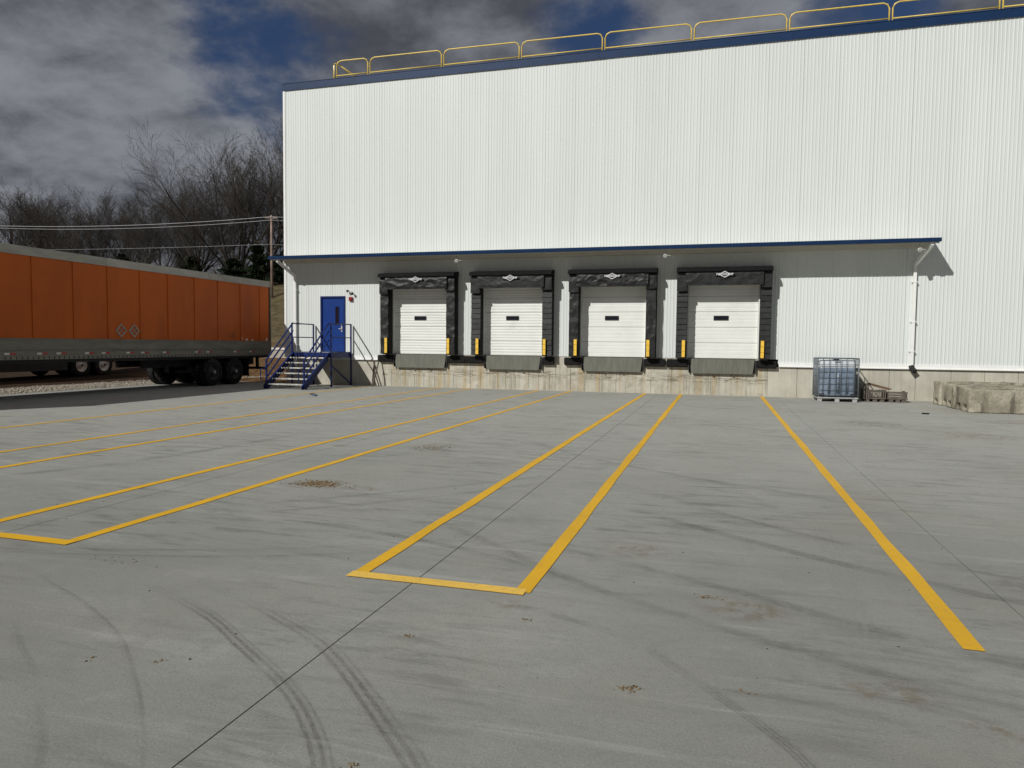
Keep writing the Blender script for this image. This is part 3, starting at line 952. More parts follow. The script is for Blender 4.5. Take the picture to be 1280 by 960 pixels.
# dock doors
def dock_door(c, ribs, seed):
    r_ = random.Random(seed)
    d = empty('dock_door')
    d.parent = wh
    d.location = Vector((c, 0.08, 1.205)) - wh.location
    hw = 1.085
    nsec, H = 5, 2.55
    sh = H / nsec
    for s in range(nsec):
        z0 = 1.215 + s * sh
        m = MB()
        m.box(c - hw, c + hw, 0.085, 0.12, z0 + 0.003, z0 + sh - 0.006)
        n = 5 if ribs else 4
        ht = 0.0065 if ribs else 0.0022
        for q in range(n):
            za = z0 + 0.010 + (sh - 0.02) * q / n
            zb = z0 + 0.010 + (sh - 0.02) * (q + 1) / n - (0.030 if ribs else 0.016)
            m.poly([(c - hw, 0.0845, za), (c - hw, 0.0845 - ht, za + 0.012), (c - hw, 0.0845 - ht, zb - 0.012), (c - hw, 0.0845, zb)], (2 * hw, 0, 0))
        m.build('door_section', M['white_panel'], d)
    wx = c - 0.06
    z0, z1 = 1.215 + 2.49 * sh, 1.215 + 2.70 * sh
    m = MB()
    m.box(wx - .235, wx + .235, 0.060, 0.074, z0 - .02, z0)
    m.box(wx - .235, wx + .235, 0.060, 0.074, z1, z1 + .02)
    m.box(wx - .235, wx - .22, 0.0605, 0.074, z0 + .001, z1 - .001)
    m.box(wx + .22, wx + .235, 0.0605, 0.074, z0 + .001, z1 - .001)
    m.build('window_frame', M['dark_steel'], d)
    MB().box(wx - .219, wx + .219, 0.066, 0.076, z0 + .001, z1 - .001).build('window_pane', M['glass_dark'], d)
    m = MB()
    m.box(c - ODH, c - hw - 0.004, -0.02, 0.14, 1.215, 3.735)
    m.box(c + hw + 0.004, c + ODH, -0.02, 0.14, 1.215, 3.735)
    m.box(c - ODH + .001, c + ODH - .001, -0.02, 0.14, 3.74, 3.79)
    m.build('door_frame', M['white_panel'], d)


for i, c in enumerate(DC):
    dock_door(c, i < 2, i)
MB().box(-12.0, 1.7, 0.35, 0.4, 0.0, 4.2).build('dark_interior', M['dark_steel'], wh)

# ------------------------------------------------------------------ dock shelters
cu = bpy.data.curves.new('lettering', 'FONT')
cu.body = 'POWERAMP'
cu.align_x = 'CENTER'
cu.align_y = 'CENTER'
cu.size = 0.098
cu.space_character = 0.98
cu.offset = 0.0022
cu.extrude = 0.001
cu.materials.append(M['print_white'])
tmp = bpy.data.objects.new('lettering', cu)
col.objects.link(tmp)
LETTER = bpy.data.meshes.new_from_object(tmp.evaluated_get(bpy.context.evaluated_depsgraph_get()))
bpy.data.objects.remove(tmp)
pleat_mb = MB()
pleat_mb.poly([(-.17, 0.0, 0.0), (-.17, -.030, 0.004), (-.17, -.006, .185), (-.17, 0.0, .185)], (.34, 0, 0))
pleat_me = pleat_mb.mesh('pleat', M['fabric'])
PFRONT = -0.37


def wrinkled(name, x0, x1, z0, z1, y, amp, seed, mat, parent, nx_=46, nz_=14, diag=1.0):
    V, F = [], []
    for j in range(nz_ + 1):
        for i in range(nx_ + 1):
            u_, v_ = i / nx_, j / nz_
            x_, z_ = x0 + (x1 - x0) * u_, z0 + (z1 - z0) * v_
            q = Vector((x_ * 2.2 + diag * z_ * 2.0, z_ * 2.6 - diag * x_ * 1.3, seed))
            q2 = Vector((x_ * 6 - diag * z_ * 5, z_ * 7 + x_ * 3.5, seed + 7))
            a = 1 - abs(noise.noise(q)) * 2.2
            b = 1 - abs(noise.noise(q2)) * 2.2
            e = min(1.0, v_ * 5, (1 - v_) * 5) * 0.7 + 0.3
            V.append((x_, y - amp * e * (a + 0.42 * b), z_ - 0.015 * (1 - v_) * math.sin(math.pi * u_)))
    for j in range(nz_):
        for i in range(nx_):
            k = j * (nx_ + 1) + i
            F.append([k, k + 1, k + nx_ + 2, k + nx_ + 1])
    me = fast_mesh(name, V, F, mat)
    me.polygons.foreach_set('use_smooth', [True] * len(me.polygons))
    return place(name, me, parent)


where = ['nearest the blue door', 'second from the blue door', 'third from the blue door', 'farthest from the blue door']
kinds = ['wrinkled', 'neatly pleated', 'wrinkled', 'neatly pleated']
bump_ext = [((-1.69, 1.765)), ((-1.765, 1.50)), ((-1.66, 1.765)), ((-1.765, 1.685))]
for i, c in enumerate(DC):
    pleated = i in (1, 3)
    t = empty('dock_shelter', (c, 0, 1.2), '%s black fabric dock shelter round the white dock door %s' % (kinds[i], where[i]), 'dock shelter', 'dock shelters round the loading doors')
    for s in (-1, 1):
        x0, x1 = sorted((c + s * 1.125, c + s * 1.465))
        pad = MB().box(x0, x1, PFRONT + 0.035, -0.045, 1.215, 4.02).build('side_pad', M['foam_black'], t)
        if pleated:
            for k in range(13):
                place('pleat', pleat_me, pad, ((x0 + x1) / 2 + random.uniform(-.004, .004), PFRONT + 0.034 + random.uniform(-.004, .004), 1.222 + 0.183 * k), (random.uniform(-.02, .02), 0, random.uniform(-.03, .03)), True)
        else:
            wrinkled('pad_cover', x0 + .01, x1 - .01, 1.218, 3.62, PFRONT, 0.026, 3.0 + i * 5 + s, M['fabric'], pad, 10, 54, 0.6)
        gx = c + s * 1.29 - s * 0.07
        g = MB()
        for k in range(3):
            g.box(gx - .05, gx + .05, PFRONT - .062, PFRONT - .048, 1.25 + k * .185, 1.25 + k * .185 + .178)
        g.build('guide_strip', M['guide_yellow'], t)
        MB().box(gx - .055, gx + .055, PFRONT - .0475, PFRONT + .034, 1.235, 1.80).build('guide_backing', M['foam_black'], t)
        # end flap of the head curtain
        wrinkled('corner_flap', x0 + (.0 if s < 0 else .0), x1, 3.40 if s < 0 else 3.50, 3.98, PFRONT - .075, 0.022 if not pleated else 0.008, 20 + i * 3 + s, M['fabric'], t, 14, 16)
    wrinkled('head_curtain', c - 1.19, c + 1.20, 3.58, 4.0, -0.51, 0.030 if not pleated else 0.014, 40.0 + 3 * i, M['fabric'], t, 70, 18, 1.0 if not pleated else 0.25)
    MB().box(c - 1.12, c + 1.12, -0.497, -0.06, 3.625, 4.0).build('head_pad', M['foam_black'], t)
    MB().box(c - 1.13, c + 1.13, -0.515, -0.498, 3.560, 3.590).build('curtain_hem', M['fabric'], t)
    m = MB()
    m.poly([(c - 1.48, -0.04, 4.20), (c - 1.48, -0.04, 4.005), (c - 1.48, -0.57, 4.005), (c - 1.48, -0.575, 4.07), (c - 1.48, -0.50, 4.14)], (2.96, 0, 0))
    m.build('hood', M['foam_black'], t)
    # printed maker's mark: a diamond outline with a word across it
    lz, ly, lx = 3.90, -0.585, c + 0.02
    m = MB()
    o_ = [(lx - .20, lz), (lx, lz - .105), (lx + .20, lz), (lx, lz + .105)]
    in_ = [(lx - .15, lz), (lx, lz - .078), (lx + .15, lz), (lx, lz + .078)]
    for k in range(4):
        a0, a1, b1, b0 = o_[k], o_[(k + 1) % 4], in_[(k + 1) % 4], in_[k]
        m.poly([(a0[0], ly, a0[1]), (a1[0], ly, a1[1]), (b1[0], ly, b1[1]), (b0[0], ly, b0[1])], (0, .003, 0))
    lg = m.build('logo', M['print_white'], t)
    MB().box(lx - .30, lx + .30, ly + .0035, ly + .005, lz - .036, lz + .036).build('logo_ground', M['foam_black'], lg)
    place('lettering', LETTER, lg, (lx, ly - .003, lz), (R(90), 0, 0))
    # bumpers
    for s, e in zip((-1, 1), bump_ext[i]):
        x0, x1 = sorted((c + s * 1.085, c + e))
        m = MB()
        n = max(1, int(round((x1 - x0) / .34)))
        for q in range(n):
            wq = (x1 - x0) / n
            m.box(x0 + q * wq + .003, x0 + (q + 1) * wq - .003, -0.145, -0.028, 0.935, 1.155)
        m.box(x0, x1, -0.026, -0.003, 0.91, 1.17)
        m.build('bumper', M['rubber'], t)
        xa, xb = sorted((c + s * 1.03, c + s * 1.083))
        m = MB()
        m.poly([(xa, -0.03, 1.15), (xb, -0.03, 1.15), (xb if s < 0 else xa + .02, -0.03, .74), (xa if s > 0 else xb - .02, -0.03, .74)], (0, -.09, 0))
        m.build('bumper_bracket', M['dark_steel'], t)

    lv = empty('dock_leveler', (c, 0, 0.7), 'grey-green steel dock leveler lip hanging below the white dock door %s' % where[i], 'dock leveler', 'dock leveler lips')
    m = MB()
    m.poly([(c - 1.02, -0.085, 1.198), (c + 1.02, -0.085, 1.198), (c + 0.965, -0.115, .755), (c + .93, -0.117, .715), (c - .93, -0.117, .715), (c - .965, -0.115, .755)], (0, .03, .0))
    m.build('lip_plate', M['lip'], lv)
    MB().tube([(c - 1.02, -0.07, 1.205), (c + 1.02, -0.07, 1.205)], .018, 8).build('hinge_tube', M['dark_steel'], lv)
    m = MB()
    for dx in (-.30, .33):
        m.box(c + dx - .025, c + dx + .025, -0.13, -0.02, .685, .713)
    m.build('lip_keeper', M['dark_steel'], lv)
    MB().box(c - 1.03, c + 1.03, -0.03, -0.004, .74, 1.19).build('pit_face', M['dark_steel'], lv)

# ------------------------------------------------------------------ wall fittings
def canopy_light(x, lab):
    t = empty('canopy_light', (x, -0.86, 4.64), lab, 'floodlight', 'floodlights under the canopy')
    m = MB()
    m.tube([(x, -0.86, 4.76), (x, -0.86, 4.54)], .022, 8)
    m.build('bracket', M['grey_plastic'], t)
    m = MB()
    m.lathe((x, -0.84, 4.50), (0, -1, -.25), [(0.0, -.07), (.042, -.065), (.052, 0), (.064, .085), (.056, .09)], 14)
    m.build('lamp_head', M['white_trim'], t, True)
    MB().cyl((x, -0.84 - .082, 4.50 - .021), (0, -1, -.25), .055, .006, 14).build('lens', M['grey_plastic'], t)
    m = MB()
    m.bar((x + .04, -0.84, 4.505), (x + .33, -0.70, 4.50), .09, .02)
    m.build('light_visor', M['soffit'], t)


canopy_light(-8.86, 'small round floodlight under the canopy between the two docks nearest the stairs')
canopy_light(-1.74, 'small round floodlight under the canopy above the gap between the last two docks')
canopy_light(5.56, 'small round floodlight under the right end of the canopy beside the downspout')

t = empty('emergency_light', (-13.41, 0, 3.48), 'twin-headed emergency light on the white wall right of the blue door', 'emergency light')
MB().box(-13.46, -13.36, -.08, -.03, 3.47, 3.53).build('housing', M['grey_plastic'], t)
for dx, dz in ((-.13, .05), (.13, -.05)):
    h_ = MB().cyl((-13.41 + dx * .8, -.11, 3.50 + dz), (dx * 2, -1, -.2), .035, .07, 12, .048).build('lamp_head', M['dark_steel'], t)
t = empty('fire_alarm', (-13.42, 0, 3.24), 'red fire alarm horn under the emergency light right of the blue door', 'alarm')
MB().box(-13.49, -13.35, -.085, -.03, 3.18, 3.33).build('housing', M['red'], t)
MB().cyl((-13.41, -.10, 3.245), (0, 1, 0), .045, .03, 14).build('horn', M['red'], t)

# ------------------------------------------------------------------ roof guardrail
gr = empty('guardrail', (-14.3, 0.16, BZ + .235), 'yellow tubular safety railing along the warehouse roof edge', 'railing')


def rail_section(x0, x1):
    y, r = 0.235, 0.024
    zb = BZ + 0.0

    def zt(x):
        return 12.205 - 0.0045 * (x + 14.3)

    def zm(x):
        return 11.665 - 0.0012 * (x + 14.3)
    a, b = x0 + .05, x1 - .05
    c = .17
    pts = [(a, y, zb), (a, y, zt(a) - c), (a + .05, y, zt(a) - .05), (a + c, y, zt(a)), (b - c, y, zt(b)), (b - .05, y, zt(b) - .05), (b, y, zt(b) - c), (b, y, zb)]
    m = MB().tube(pts, r, 8)
    m.tube([(a, y, zm(a)), (b, y, zm(b))], r * .92, 8)
    m.build('rail_section', M['yellow_paint'], gr, True)


rx = [-14.19, -12.80, -9.86, -6.945, -4.02, -1.09, 1.835, 4.77, 7.70, 10.63, 13.56, 16.49, 19.4]
for a, b in zip(rx, rx[1:]):
    rail_section(a, b)
m = MB()
m.tube([(-14.26, 0.23, BZ), (-14.26, .23, 12.05), (-14.26, .30, 12.15), (-14.26, .45, 12.2), (-14.26, 2.6, 12.2), (-14.26, 2.8, 12.1), (-14.26, 2.8, BZ)], .024, 8)
m.tube([(-14.26, .25, 11.66), (-14.26, 2.8, 11.66)], .022, 8)
m.build('rail_section', M['yellow_paint'], gr, True)
m = MB().tube([(-14.10, 0.29, 12.10), (-13.35, .8, 11.60)], .016, 8)
m.build('brace', M['yellow_paint'], gr, True)

# ------------------------------------------------------------------ metal stairs
SX0, SX1 = -14.95, -13.42
LY, LZ = -1.58, 1.25
SYB = -3.2
st = empty('metal_stairs', (-14.2, -1.6, 0), 'blue steel stairs with grating treads climbing to the blue door', 'stairs')
m = MB()
m.box(SX0, SX1, LY, -0.09, LZ - .03, LZ - .002)
m.build('landing', M['grating'], st)
m = MB()
m.box(SX0 - .012, SX0 - .002, LY, -.07, LZ - .20, LZ + .01)
m.box(SX1 + .002, SX1 + .012, LY, -.07, LZ - .20, LZ + .01)
m.box(SX0, SX1, LY - .012, LY - .002, LZ - .14, LZ - .004)
m.box(SX0, SX1, -.088, -.076, LZ - .20, LZ - .004)
m.build('landing_frame', M['blue_paint'], st)
nt = 6
rise = LZ / 7
run = (LY - SYB) / 6
for k in range(1, nt + 1):
    z = LZ - rise * k
    y = LY - run * (k - 1)
    m = MB()
    for q in range(7):
        yy = y - .255 + q * .034
        m.box(SX0 + .075, SX1 - .075, yy, yy + .012, z - .030, z - (0.0 if q else -.002))
    for q in range(15):
        xx = SX0 + .08 + q * (SX1 - SX0 - .17) / 14
        m.box(xx, xx + .008, y - .242, y - .04, z - .022, z - .006)
    m.box(SX0 + .075, SX1 - .075, y - .285, y - .2555, z - .036, z + .003)
    m.build('tread', M['grating'], st)
for x_ in (SX0 + .03, SX1 - .03):
    m = MB()
    p, q = (x_ + .005, LY + .02, LZ - .10), (x_ + .005, SYB - .02, 0.02)
    m.poly([(x_ - .03, LY - .014, LZ + .005), (x_ - .03, LY - .014, LZ - .30), (x_ - .03, SYB + .17, 0.005), (x_ - .03, SYB - .13, 0.005), (x_ - .03, SYB - .13, .14)], (.012, 0, 0))
    m.poly([(x_ - .018, LY - .014, LZ + .005), (x_ - .018, LY - .014, LZ - .012), (x_ - .018, SYB - .13, .122), (x_ - .018, SYB - .13, .14)], (.05, 0, 0))
    m.build('stringer', M['blue_paint'], st)
    # sloping handrail with two lower rails and bottom post
    dz0, dz1 = 2.31, 0.99
    m = MB()
    for off in (0.0, .28, .60):
        m.bar((x_, LY, dz0 - off), (x_, SYB, dz1 - off), .04, .04)
    m.build('stair_rail', M['blue_paint'], st)
    MB().bar((x_, SYB - .001, 0.01), (x_, SYB - .001, 1.0), .05, .05).build('post', M['blue_paint'], st)
    m = MB()
    m.tube([(x_, SYB - .01, .72), (x_, SYB - .30, .70), (x_, SYB - .33, .66), (x_, SYB - .33, .34), (x_, SYB - .30, .31), (x_, SYB - .01, .31)], .018, 6)
    m.build('rail_return', M['blue_paint'], st)
for x_ in (SX0 - .036, SX1 + .036):
    for y_ in (LY + .03, -.11):
        MB().bar((x_, y_, 0.01), (x_, y_, 2.31), .045, .045).build('post', M['blue_paint'], st)
        MB().box(x_ - .07, x_ + .07, y_ - .07, y_ + .07, .001, .012).build('base_plate', M['blue_paint'], st)
    m = MB()
    m.bar((x_, LY + .055, 2.29), (x_, -.135, 2.29), .04, .04)
    m.bar((x_, LY + .055, 1.79), (x_, -.135, 1.79), .035, .035)
    m.build('landing_rail', M['blue_paint'], st)
    MB().bar((x_, LY + .055, .78), (x_, -.135, .06), .03, .05).build('brace', M['blue_paint'], st)

# loose poles leaning by the first dock
for k, (xa, ya, xb, zb, r_, lab) in enumerate([(-12.28, -.55, -12.20, 1.05, .035, 'longer grey-brown wooden pole leaning on the wall left of the first dock'),
                                               (-12.36, -.42, -12.44, .80, .024, 'short thin stick leaning on the wall left of the first dock')]):
    m = MB()
    n = 6
    m.tube([(xa + (xb - xa) * i / n + random.uniform(-.012, .012), ya + (-.07 - ya) * i / n, .012 + (zb - .012) * i / n) for i in range(n + 1)], [r_ * (1 - .06 * i) for i in range(n + 1)], 7)
    tag(m.build('wooden_pole', M['wood_old'], None, True), lab, 'pole')

# ------------------------------------------------------------------ semi trailers
def wheel(parent, cx, cy, cz, side, rim='rim', r=.50, wd=.27):
    """side: +1 outer face towards +x"""
    w_ = empty('wheel')
    w_.parent = parent
    w_.location = Vector((cx, cy, cz)) - parent.location
    prof = [(.29, -wd / 2), (.44, -wd / 2), (.485, -wd / 2 + .03), (r, -wd / 2 + .06), (r, -.045), (r - .012, -.04), (r - .012, -.03), (r, -.025), (r, .025), (r - .012, .03), (r - .012, .04), (r, .045), (r, wd / 2 - .06), (.485, wd / 2 - .03), (.44, wd / 2), (.29, wd / 2)]
    m = MB().lathe((cx, cy, cz), (1, 0, 0), prof, 30)
    m.build('tyre', M['tyre'], w_, True)
    s = side
    m = MB().lathe((cx, cy, cz), (s, 0, 0), [(.29, wd / 2 - .01), (.275, wd / 2), (.26, wd / 2 - .03), (.24, .02), (.17, .0), (.16, .05), (.10, .06), (.09, .15), (.0, .16)], 24)
    m.build('rim', M[rim], w_, True)
    m = MB()
    m.cyl((cx + s * .155, cy, cz), (1, 0, 0), .055, .05, 12)
    m.build('hub', M['galv'] if rim == 'rim' else M['dark_steel'], w_)
    return w_


TX, TW, TY1, TY0 = -17.5, 2.55, 0.73, -15.35
tr = empty('semi_trailer', (TX - TW / 2, -7, 0), 'long orange box semi-trailer with aluminium lower rail parked left of the stairs', 'trailer')
seams = [-14.6, -13.4, -12.2, -10.95, -9.68, -8.42, -7.24, -6.0, -4.81, -3.56, -2.36, -1.09, 0.1, TY1 - .06]
prev = TY0 + .06
for s in seams:
    MB().box(TX - .03, TX, prev + .006, s - .006, 1.64, 3.80).build('side_panel', M['orange'], tr)
    if s < 0.5:
        m = MB()
        m.box(TX - .02, TX + .010, s - .05, s + .05, 1.645, 3.795)
        m.box(TX + .0105, TX + .018, s - .045, s - .03, 1.646, 3.794)
        m.build('panel_seam', M['orange'], tr)
    prev = s
m = MB()
m.box(TX - TW, TX - TW + .03, TY0 + .06, TY1 - .06, 1.64, 3.80)
m.box(TX - TW, TX, TY0, TY0 + .058, 1.10, 3.80)
m.build('body_shell', M['orange'], tr)
MB().box(TX - TW + .032, TX - .034, TY0 + .062, TY1 - .07, 1.12, 3.9).build('cargo_core', M['dark_steel'], tr)
MB().box(TX - TW, TX + .0, TY0, TY1, 3.985, 4.03).build('trailer_roof', M['alu_light'], tr)
prev = TY0
for q, s in enumerate((-12.0, -7.3, -2.9, TY1)):
    MB().box(TX - .05, TX + .022, prev + .004, s - .004, 3.802, 4.035).build('top_rail', M['alu_top'] if q % 2 else M['alu_light'], tr)
    prev = s
m = MB()
m.box(TX - .04, TX + .016, TY0, TY1, 1.30, 1.638)
m.box(TX - .04, TX + .026, TY0, TY1, 1.07, 1.298)
m.box(TX - .04, TX + .032, TY0, TY1, 1.60, 1.637)
m.box(TX - .04, TX + .034, TY0, TY1, 1.335, 1.350)
m.build('bottom_rail', M['alu'], tr)
m = MB()
y = TY0 + .1
while y < TY1 - .1:
    m.box(TX + .027, TX + .034, y, y + .02, 1.085, 1.15)
    y += .157
o = m.build('rivet_row', M['dark_steel'], tr)
# reflective tape in dashes
y = TY0 + .3
k = 0
while y < TY1 - .35:
    if k % 3 != 2 or y < -6:
        MB().box(TX + .0265, TX + .0305, y, y + .14, 1.205, 1.255).build('reflector', M['refl_white'], tr)
        MB().box(TX + .0265, TX + .0305, y + .145, y + .31, 1.205, 1.255).build('reflector', M['refl_red'], tr)
    y += .58 if k % 2 else .92
    k += 1
# placard holders: diamonds
for cy in (-6.80, -6.29):
    m = MB()
    r1, r2 = .215, .165
    for q in range(4):
        a0, a1 = q * math.pi / 2, (q + 1) * math.pi / 2
        P4 = [(math.cos(a0) * r1, math.sin(a0) * r1 * 1.0), (math.cos(a1) * r1, math.sin(a1) * r1), (math.cos(a1) * r2, math.sin(a1) * r2), (math.cos(a0) * r2, math.sin(a0) * r2)]
        m.poly([(TX + .001, cy + p[0], 1.905 + p[1]) for p in P4], (.018, 0, 0))
    m.bar((TX + .006, cy - .09, 1.83), (TX + .006, cy + .09, 1.98), .012, .02)
    m.bar((TX + .006, cy + .09, 1.83), (TX + .006, cy - .09, 1.98), .012, .02)
    m.build('placard_holder', M['placard'], tr)
m = MB()
for cy, z, sy, sz in ((-2.33, 1.665, .035, .03), (-1.05, 1.73, .045, .06), (-0.75, 1.69, .055, .035), (-.40, 1.67, .05, .025), (.52, 1.70, .05, .06)):
    m.box(TX + .0005, TX + .004, cy - sy, cy + sy, z - sz, z + sz)
m.build('decal', M['refl_white'], tr)
m = MB()
for cy, z0, z1 in ((-1.70, 1.75, 1.92), (-1.62, 1.70, 1.90), (-1.52, 1.78, 2.0), (-1.48, 1.72, 1.86)):
    m.bar((TX + .0015, cy, z0), (TX + .0015, cy + .02, z1), .002, .022)
m.build('scratch', M['dark_steel'], tr)
# rear frame and doors
m = MB()
m.box(TX - TW - .01, TX + .028, TY1 + .001, TY1 + .06, 3.80, 4.04)
m.box(TX - .09, TX + .028, TY1 + .001, TY1 + .06, 1.07, 3.798)
m.box(TX - TW - .01, TX - TW + .10, TY1 + .001, TY1 + .06, 1.07, 3.798)
m.box(TX - TW + .102, TX - .092, TY1 + .001, TY1 + .06, 1.0, 1.2)
m.build('rear_frame', M['alu'], tr)
for a, b in ((TX - TW + .105, TX - TW / 2 - .005), (TX - TW / 2 + .005, TX - .095)):
    MB().box(a, b, TY1 + .015, TY1 + .05, 1.205, 3.795).build('rear_door', M['van_grey'], tr)
# undercarriage
m = MB()
m.box(TX - TW + .05, TX - .05, TY0 + .1, TY1 - .02, .98, 1.068)
for xx in (TX - TW / 2 - .55, TX - TW / 2 + .45):
    m.box(xx, xx + .12, -5.2, TY1 - .1, .70, .978)
for yy in (-2.61, -1.41):
    m.cyl((TX - TW / 2, yy, .50), (1, 0, 0), .07, TW - .5, 10)
    m.box(TX - TW / 2 - .6, TX - TW / 2 - .4, yy - .35, yy + .35, .45, .7)
    m.box(TX - TW / 2 + .4, TX - TW / 2 + .6, yy - .35, yy + .35, .45, .7)
m.build('undercarriage', M['dark_steel'], tr)
m = MB()
m.box(TX - TW + .2, TX - .2, TY1 - .12, TY1 - .02, .50, .60)
for xx in (TX - TW + .5, TX - .6):
    m.box(xx, xx + .1, TY1 - .115, TY1 - .025, .601, .979)
m.build('underride_guard', M['dark_steel'], tr)
for yy in (-2.61, -1.41):
    for xx, s in ((TX - .15, 1), (TX - .46, 1), (TX - TW + .15, -1), (TX - TW + .46, -1)):
        wheel(tr, xx, yy, .502, s)
for xx in (TX - .62, TX - TW + .02):
    MB().box(xx, xx + .60, -.62, -.60, .28, .95).build('mud_flap', M['rubber'], tr)
m = MB()
for xx in (TX - .45, TX - TW + .35):
    m.box(xx, xx + .10, -12.6, -12.5, .02, 1.0)
    m.box(xx - .08, xx + .18, -12.7, -12.4, .001, .03)
m.build('landing_gear', M['dark_steel'], tr)
m = MB()
for k in range(3):
    m.tube([(TX - .9 - .2 * k, -6.4 + .5 * k + q * .5, .97 - .22 * math.sin(q / 6 * math.pi) - .04 * k) for q in range(7)], .018, 5)
m.build('air_hose', M['dark_steel'], tr)

X2 = -26.9
t2 = empty('semi_trailer', (X2 - 1.3, -4, 0), 'grey semi-trailer with white wheel rims half hidden behind the orange trailer', 'trailer')
m = MB()
m.box(X2 - 2.55, X2, -9.5, 3.9, 1.30, 3.75)
m.build('cargo_body', M['van_grey'], t2)
MB().box(X2 - 2.55, X2 + .02, -9.5, 3.9, 1.06, 1.298).build('bottom_rail', M['alu'], t2)
m = MB()
m.box(X2 - 2.4, X2 - .15, -9.0, 3.6, .72, 1.058)
for yy in (.55, 1.75):
    m.cyl((X2 - 1.27, yy, .52), (1, 0, 0), .07, 2.0, 8)
m.build('undercarriage', M['dark_steel'], t2)
MB().box(X2 - .12, X2 - .09, -9.2, -.1, .30, 1.055).build('added_dark_sheet', M['dark_steel'], t2)  # dark sheet added to stand for the darkness under the second trailer
MB().box(X2 - 2.5, X2 - 2.46, -9.2, 3.2, .25, 1.055).build('added_dark_sheet', M['dark_steel'], t2)  # added dark backing that blackens the view behind the wheels
for yy in (.55, 1.75):
    for xx, s in ((X2 - .15, 1), (X2 - .46, 1), (X2 - 2.40, -1)):
        wheel(t2, xx, yy, .50, s, 'rim_white')

# ------------------------------------------------------------------ tote, crates, blocks
TXa, TXb, TYa, TYb = 2.83, 3.95, -1.45, -.45
tt = empty('tote_tank', ((TXa + TXb) / 2, (TYa + TYb) / 2, 0), 'caged white plastic tote tank with blue-grey liquid beside the last dock', 'tank')


def rbox(x0, x1, y0, y1, z0, z1, r, name, mat, parent):
    me = MB().box(x0, x1, y0, y1, z0, z1).mesh(name, mat)
    bm = bmesh.new()
    bm.from_mesh(me)
    bmesh.ops.bevel(bm, geom=list(bm.edges), offset=r, segments=3, affect='EDGES', profile=.6)
    bm.to_mesh(me)
    bm.free()
    me.polygons.foreach_set('use_smooth', [True] * len(me.polygons))
    return place(name, me, parent)


rbox(TXa + .06, TXb - .06, TYa + .06, TYb - .06, .16, 1.04, .06, 'tank_body', M['tank_full'], tt)
rbox(TXa + .065, TXb - .065, TYa + .065, TYb - .065, .96, 1.25, .05, 'tank_top', M['tank_clear'], tt)
# vertical flutes of the moulded bottle
m = MB()
for fx in (.30, .52, .74):
    m.cyl((TXa + fx * (TXb - TXa) / 1.0, TYa + .085, .60), (0, 0, 1), .05, .70, 10)
m.build('tank_rib', M['tank_full'], tt, True)
m = MB()
r_ = .010
zr = [.20, .37, .56, .74, .92, 1.10, 1.285]
vx = [TXa + f_ * (TXb - TXa) for f_ in (0.0, .13, .28, .44, .56, .70, .88, 1.0)]
for z in zr:
    m.tube([(TXa, TYa, z), (TXb, TYa, z), (TXb, TYb, z), (TXa, TYb, z), (TXa, TYa, z)], r_ if z < 1.28 else .017, 6)
for xx in vx:
    m.tube([(xx, TYa - .012, .12), (xx, TYa - .012, 1.285)], r_ if xx not in (vx[0], vx[-1]) else .016, 6)
    m.tube([(xx, TYb + .012, .12), (xx, TYb + .012, 1.285)], r_, 6)
for f_ in (.15, .35, .55, .75):
    yy = TYa + f_ * (TYb - TYa)
    m.tube([(TXa - .012, yy, .12), (TXa - .012, yy, 1.285)], r_, 6)
    m.tube([(TXb + .012, yy, .12), (TXb + .012, yy, 1.285)], r_, 6)
m.build('cage', M['cage'], tt, True)
m = MB()
for k in range(3):
    xx = TXa + .02 + k * (TXb - TXa - .16) / 2
    m.box(xx, xx + .12, TYa, TYa + .1, .001, .098)
    m.box(xx, xx + .12, TYb - .1, TYb, .001, .098)
m.box(TXa - .02, TXb + .02, TYa - .02, TYb + .02, .10, .135)
m.build('pallet', M['galv'], tt)
m = MB()
for xx in (TXa + .07, TXb - .20):
    m.box(xx, xx + .13, TYa + .03, TYa + .058, .15, .24)
m.build('corner_guard', M['dark_steel'], tt)
m = MB()
m.cyl(((TXa + TXb) / 2 - .02, TYa + .45, 1.265), (0, 0, 1), .11, .05, 16)
m.build('tank_lid', M['dark_steel'], tt)
MB().box((TXa + TXb) / 2 - .14, (TXa + TXb) / 2 + .02, TYa - .03, TYa - .026, 1.235, 1.27).build('cage_clip', M['dark_steel'], tt)


